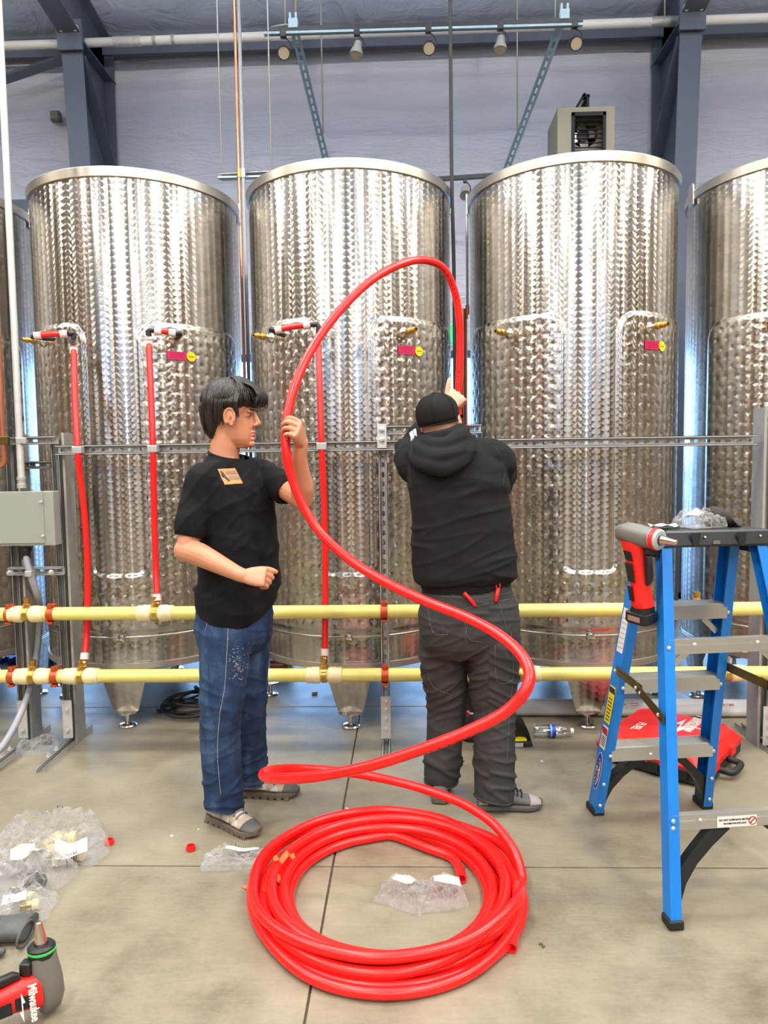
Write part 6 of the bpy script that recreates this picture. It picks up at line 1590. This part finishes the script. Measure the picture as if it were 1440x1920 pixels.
# black tool bag behind the man's legs
bgm = mat('black nylon', (20, 20, 21), .7, 0, .3, 30, .3, 200)
tb = thing('tool_bag', 'slumped black nylon tool bag on the floor behind the legs of the hooded man', 'bag', fl(905, 1385))
tc = fl(915, 1385, 0) + V(0, .05, 0); q = MB(); n = 26; rings = []
for k in range(12):
    z = .30 * k / 11; f = k / 11; ring = []
    for j in range(n):
        a_ = 2 * PI * j / n; w = .19 * (1 - .35 * f ** 1.5) * (1 + .12 * noise.noise(Vector((math.cos(a_) * 1.4, math.sin(a_) * 1.4, z * 6)))); dd = .12 * (1 - .3 * f) * (1 + .18 * noise.noise(Vector((math.cos(a_) * 2, math.sin(a_) * 2, z * 8 + 4))))
        ring.append(tc + V(w * math.cos(a_) - .02 * f, dd * math.sin(a_), .002 + z * (.8 + .12 * noise.noise(Vector((math.cos(a_), math.sin(a_), 3))) + .16 * (math.cos(a_) < 0) * f)))
    rings.append(ring)
q.loft(rings); q.build('bag_body', bgm, tb, True)
q = MB()
fpts = [[tc + V(.10 + .03 * k, -.12 + .02 * math.sin(j * 1.3), .02 + .055 * j - .012 * k * k + .01 * math.sin(k * 2 + j)) for j in range(4)] for k in range(5)]
q.loft([r_ + [p + V(.004, -.02, .002) for p in r_[::-1]] for r_ in fpts]); q.build('bag_flap', bgm, tb, True)
MB().tube(catmull([tc + V(-.12, -.08, .26), tc + V(-.06, -.10, .33), tc + V(.03, -.09, .32), tc + V(.09, -.08, .25)], 6), .011, 8).build('bag_handle', bgm, tb, True)
ht = thing('hand_tool', 'dark handled tool with red ring resting in the black tool bag', 'tool', tc + V(-.08, -.13, .2))
h0, h1 = at(862, 1336, 3.36), at(893, 1339, 3.38); hd_ = (h1 - h0).normalized()
MB().lathe([(.008, -.05), (.013, -.045), (.013, .03), (.010, .036)], h0, hd_, 12).build('handle', M['black_rubber'], ht, True, R(40))
MB().lathe([(.012, .036), (.013, .038), (.013, .046), (.008, .048)], h0, hd_, 12).build('ring', M['red_paint'], ht, True, R(40)); MB().lathe([(.005, .046), (.005, .085), (.002, .088)], h0, hd_, 8).build('shaft', M['zinc'], ht, True)
tm = thing('utility_tool', 'yellow and black hand tool on the floor right of the man in the hoodie', 'tool', fl(975, 1395))
c = fl(972, 1392, .016); MB().bbox(c, (.13, .06, .030), .008, (0, 0, .05)).build('body', M['black_plastic'], tm); MB().bbox(c + V(-.01, -.0, .017), (.10, .045, .012), .005, (0, 0, .05)).build('yellow_grip', M['yellow_lbl'], tm); MB().bbox(c + V(-.02, -.031, -.002), (.08, .003, .022), .001, (0, 0, .05)).build('steel_plate', M['zinc'], tm)
# cable coil behind the young man
cc = fl(372, 1335, 0); ccm = thing('cable_coil', 'untidy coil of black cable on the floor behind the young man', 'cable', cc)
for i in range(7):
    r_ = .13 + .018 * (i % 4); ox, oy = .02 * math.sin(i * 2.1), .03 * math.cos(i * 1.7); pts = [cc + V(ox + r_ * math.cos(a) * 1.15, oy + r_ * math.sin(a) * .9, .009 + .012 * i + .012 * (1 + math.sin(a * 2 + i)) * (i > 0)) for a in [2 * PI * k / 28 for k in range(28)]]
    MB().tube(pts, .0075, 8, closed=True).build('cable_turn', M['black_rubber'], ccm, True)
MB().tube(catmull([cc + V(-.1, -.05, .05), cc + V(-.2, -.02, .012), cc + V(-.255, .04, .009), cc + V(-.20, .12, .010), cc + V(-.05, .14, .05), cc + V(.08, .16, .1), cc + V(.18, .15, .13)], 8), .0075, 8).build('cable_tail', M['black_rubber'], ccm, True)
MB().tube(catmull([cc + V(-.06, .16, .1), cc + V(-.04, .10, .115), cc + V(-.01, .05, .12), cc + V(.03, .0, .11)], 5), .012, 8).build('cable_tie', M['black_rubber'], ccm, True)
# blue pallet-like grate and rust red crate seen under the tanks
pal = thing('floor_grate', 'blue plastic grate lying on the floor behind the left tank', 'grate', fl(80, 1240))
p0 = fl(85, 1244); 
for k in range(9): MB().bbox(p0 + V(-.32 + .08 * k, .2, .03), (.03, .5, .05), .004).build('slat', mat('blue plastic', (40, 90, 190), .5) if k == 0 else bpy.data.materials['blue plastic'], pal)
for y in (.0, .2, .4): MB().bbox(p0 + V(0, y, .035), (.72, .035, .045), .004).build('cross_slat', bpy.data.materials['blue plastic'], pal)
cr = thing('plastic_crate', 'rust red slatted crate on the floor behind the middle tank', 'crate', V(-.95, 5.15, 0))
cm = mat('rust red plastic', (150, 58, 30), .55)
cc2 = fl(506, 1262, 0); cc2 = V(cc2.x - .04, cc2.y + .15, 0)
MB().bbox(cc2 + V(0, 0, .01), (.32, .28, .02), .003).build('crate_base', cm, cr)
for k in range(7):
    z = .04 + k * .034
    for s in (-1, 1):
        MB().bbox(cc2 + V(0, s * .135, z), (.32, .012, .022), .002).build('slat', cm, cr); MB().bbox(cc2 + V(s * .155, 0, z), (.012, .28, .022), .002).build('slat', cm, cr)
for sx in (-1, 1):
    for sy in (-1, 1): MB().bbox(cc2 + V(sx * .15, sy * .13, .14), (.025, .025, .27), .003).build('corner_post', cm, cr)
c = fl(590, 1301, 0); o = MB().bbox(c + V(0, 0, .008), (.035, .02, .015), .004, (0, 0, .3)).build('pipe_offcut', M['yellow_pipe'], loc=c); tag(o, 'tiny pale yellow offcut on the floor behind the middle tank', 'offcut')
# red rings
for x, y, lab in ((205, 1583, 'small red plastic ring on the floor right of the bag of cream fittings'), (358, 1594, 'small red plastic ring on the floor before the young man'), (697, 1462, 'small red plastic ring on the floor under the lifted pipe')):
    c = fl(x, y, 0); o = MB().lathe([(.0135, .001), (.0175, .001), (.0185, .006), (.017, .019), (.0125, .019), (.012, .004)], c, (0, 0, 1), 18).build('red_ring', M['red_pex'], smooth=True, angle=R(40), loc=c); tag(o, lab, 'ring', 'loose red rings')
# plastic bags
def card(c, sx, sy, rz, m_, par, tilt=None, z=0): return drape(par, V(c.x, c.y, 0), sx, sy, rz, m_, 'paper_label')
def marks(c, n, rz, par, z=0, tilt=None, sp=.008):
    for k in range(n): drape(par, V(c.x + math.cos(rz) * (k - n / 2) * sp, c.y + math.sin(rz) * (k - n / 2) * sp, 0), .0025 if k % 3 else .004, .011, rz, M['ink'], 'print_mark', .0026, 2)
paper = mat('cream paper', (238, 230, 205), .7)
c = fl(85, 1608, 0); B1 = bag('large clear bag of cream fittings on the floor at the left', c, (.42, .24, .13), .35, 2.0, group=None)
for i, (x, y, rz, z) in enumerate(((118, 1622, .4, .025), (142, 1612, -.2, .025), (105, 1606, .9, .03), (128, 1600, .1, .06), (100, 1590, 1.3, .028))):
    q = fl(x, y, 0); f = thing('cream_fitting', 'cream plastic fitting inside the large clear bag at left', 'fitting', q, 0, 'cream fittings in the large bag'); dr = V(math.cos(rz), math.sin(rz), .0)
    MB().lathe([(.018, -.035), (.024, -.033), (.024, -.01), (.021, -.006), (.021, .006), (.024, .01), (.024, .033), (.018, .035)], V(q.x, q.y, z), dr, 14).build('socket', M['cream'], f, True, R(35))
q = fl(135, 1625, 0); k_ = card(q, .11, .03, .35, M['white_lbl'], B1, (.7, 0), .045); marks(q + V(.01, -.012, 0), 5, .35, k_, .049, (.7, 0))
q = fl(118, 1590, 0); marks(q, 3, .2, B1, .115)
c = fl(48, 1652, 0); B2 = bag('clear bag with a black fitting and tan card, in front of the cream fittings', c, (.30, .20, .10), -.3, 5.0)
card(fl(45, 1640), .08, .06, .5, paper, B2, (.25, .1), .075); card(fl(70, 1645), .05, .05, -.2, paper, B2, (.2, .2), .06)
q = fl(68, 1668, 0); f = thing('black_fitting', 'black threaded fitting inside the clear bag at the left edge', 'fitting', q); MB().lathe([(.02, -.028), (.027, -.026), (.027, -.004), (.023, 0), (.023, .012), (.026, .014), (.026, .026), (.018, .028)], V(q.x, q.y, .03), (.8, -.3, .1), 14).build('body', M['black_plastic'], f, True, R(35)); MB().lathe([(.0275, -.018), (.0285, -.016), (.0285, -.012), (.0275, -.01)], V(q.x, q.y, .03), (.8, -.3, .1), 14, caps=False).build('collar', M['black_rubber'], f)
c = fl(22, 1712, 0); B3 = bag('small clear bag of brass fittings with a barcode label at left', c, (.26, .15, .06), .15, 9.0)
k_ = card(fl(28, 1715), .07, .04, .35, M['white_lbl'], B3, (.15, .05), .062); marks(fl(31, 1716), 6, .35, k_, .064, (.15, .05), .006); k2 = card(fl(30, 1690), .045, .035, -.5, M['white_lbl'], B3, (.2, .1), .06)
for i, (x, y, rz) in enumerate(((52, 1692, -.2), (58, 1708, .3))):
    q = fl(x, y, 0); f = thing('brass_fitting', 'brass barbed fitting in the small bag, %s' % ('upper one' if i == 0 else 'lower one'), 'fitting', q, 0, 'brass fittings in the small bag'); dr = V(math.cos(rz), math.sin(rz), 0)
    MB().lathe([(.010, -.03), (.015, -.028), (.015, -.012), (.018, -.01), (.018, .004), (.013, .006)], V(q.x, q.y, .022), dr, 12).build('barb', M['brass'], f, True, R(35)); MB().lathe([(.015, .004), (.017, .006), (.017, .026), (.012, .028)], V(q.x, q.y, .022), dr, 12).build('sleeve', M['cream'], f, True, R(35))
q = fl(48, 1738, 0); f = MB().lathe([(.014, -.02), (.019, -.018), (.019, .018), (.014, .02)], V(q.x, q.y, .019), (.4, 1, 0), 16).build('cream_plug', M['cream'], smooth=True, angle=R(40), loc=q); tag(f, 'cream plastic plug on the floor beside the dark grey glove', 'fitting')
gv = thing('rubber_glove', 'dark grey rubber glove lying at the left edge above the expander tool', 'glove', fl(5, 1775))
gc = fl(-2, 1770, 0); gm_ = mat('dark grey rubber', (78, 80, 80), .6, 0, .1, 30, .2, 120)
gb_ = MB()
gb_.loft([ellring(gc + V(-.10 + .045 * k, .0 + .01 * k, .032 + .004 * math.sin(k)), V(0, 1, 0), V(0, 0, 1), .055 + .006 * math.sin(k * 1.7), .030 + .005 * math.sin(k * 2.3), 18) for k in range(5)])
limb(gb_, [gc + V(-.05, -.05, .03), gc + V(.0, -.075, .025), gc + V(.045, -.06, .018)], [.02, .017, .012]); limb(gb_, [gc + V(-.08, -.02, .05), gc + V(-.02, -.0, .056), gc + V(.05, .01, .045)], [.02, .018, .014])
finish(fuse(gb_, .004, 4), 'palm', gm_, gv); MB().tube([gc + V(.085, .05 * math.cos(a), .033 + .030 * math.sin(a)) for a in [2 * PI * k / 16 for k in range(16)]], .004, 6, closed=True).build('cuff', gm_, gv, True)
c = fl(437, 1617, 0); B4 = bag('empty clear bag with white label between the young man and the coil', c, (.22, .115, .045), .12, 14.0); card(fl(455, 1606), .12, .05, .15, M['white_lbl'], B4, (.35, .0), .040); marks(fl(453, 1606), 4, .15, B4, .043, (.35, 0), .01)
c = fl(760, 1685, 0); B5 = bag('crumpled clear bag inside the coil, left of two', c, (.16, .13, .06), -.5, 21.0, group=None); card(fl(757, 1672), .065, .05, -.7, M['white_lbl'], B5, (.4, .2), .045)
c = fl(822, 1685, 0); B6 = bag('crumpled clear bag with white label inside the coil, right of two', c, (.175, .14, .06), .2, 27.0); k_ = card(fl(838, 1672), .09, .06, .05, M['white_lbl'], B6, (.35, -.1), .052); marks(fl(843, 1662), 3, .05, k_, .062, (.35, -.1), .009)
c = fl(72, 1405, 0); B7 = bag('clear bag with a black part beside the left rack foot', c, (.20, .16, .06), .4, 33.0)
q = fl(88, 1398, 0); f = thing('black_fitting', 'black angular fitting in the bag beside the left rack foot', 'fitting', q); MB().bbox(V(q.x, q.y, .025), (.05, .035, .03), .006, (.2, .1, .4)).build('body', M['black_plastic'], f); MB().lathe([(.012, 0), (.015, .002), (.015, .018), (.01, .02)], V(q.x - .01, q.y, .035), (-.3, 0, 1), 12).build('spigot', M['black_plastic'], f, True)
# expander in the foreground at lower left, nose up
e0 = fl(70, 1915, 0); eo = V(e0.x + .012, e0.y + .035, .100)
tl, P, X, Yv, Z = expander('red and grey expander tool, nose up, on the floor at bottom left corner', eo, V(-.10, .06, 1), V(.66, .72, .12), ringcol='green', scale=1.06)
sd_ = -1 if (Yv.dot(V(0, -1, 0)) < 0) else 1
o_ = P(-.004, sd_ * .0345, -.052)
text_on('Milwaukee', .030, P(-.026, sd_ * .0350, -.046), -X, (-X).cross(-Yv * sd_) * -1 if False else (Yv * sd_).cross(-X), tl, M['white_lbl'], 'lettering', .0006, .0008, .2, wide=.75)
MB().prism([P(x, sd_ * .0348, z) for x, z in ((.012, -.072), (-.016, -.064), (-.016, -.070), (-.062, -.071), (-.034, -.079), (-.034, -.073))], Yv * sd_ * .001).build('lightning_mark', M['white_lbl'], tl)
# specks of debris
for i, (x, y, s) in enumerate(((322, 1568, .012), (372, 1556, .007), (651, 1517, .012), (1014, 1771, .012), (1019, 1776, .01), (1016, 1428, .012), (870, 1428, .008), (146, 1350, .012), (324, 1294, .012))):
    c = fl(x, y, 0); o = MB().bbox(c + V(0, 0, .002), (s, s * .7, .004), .001, (0, 0, i)).build('debris_speck', M['white_lbl'] if i in (0, 1, 2, 5) else M['joint'], loc=c); tag(o, 'tiny speck of debris on the concrete floor', 'debris', 'specks on the floor')
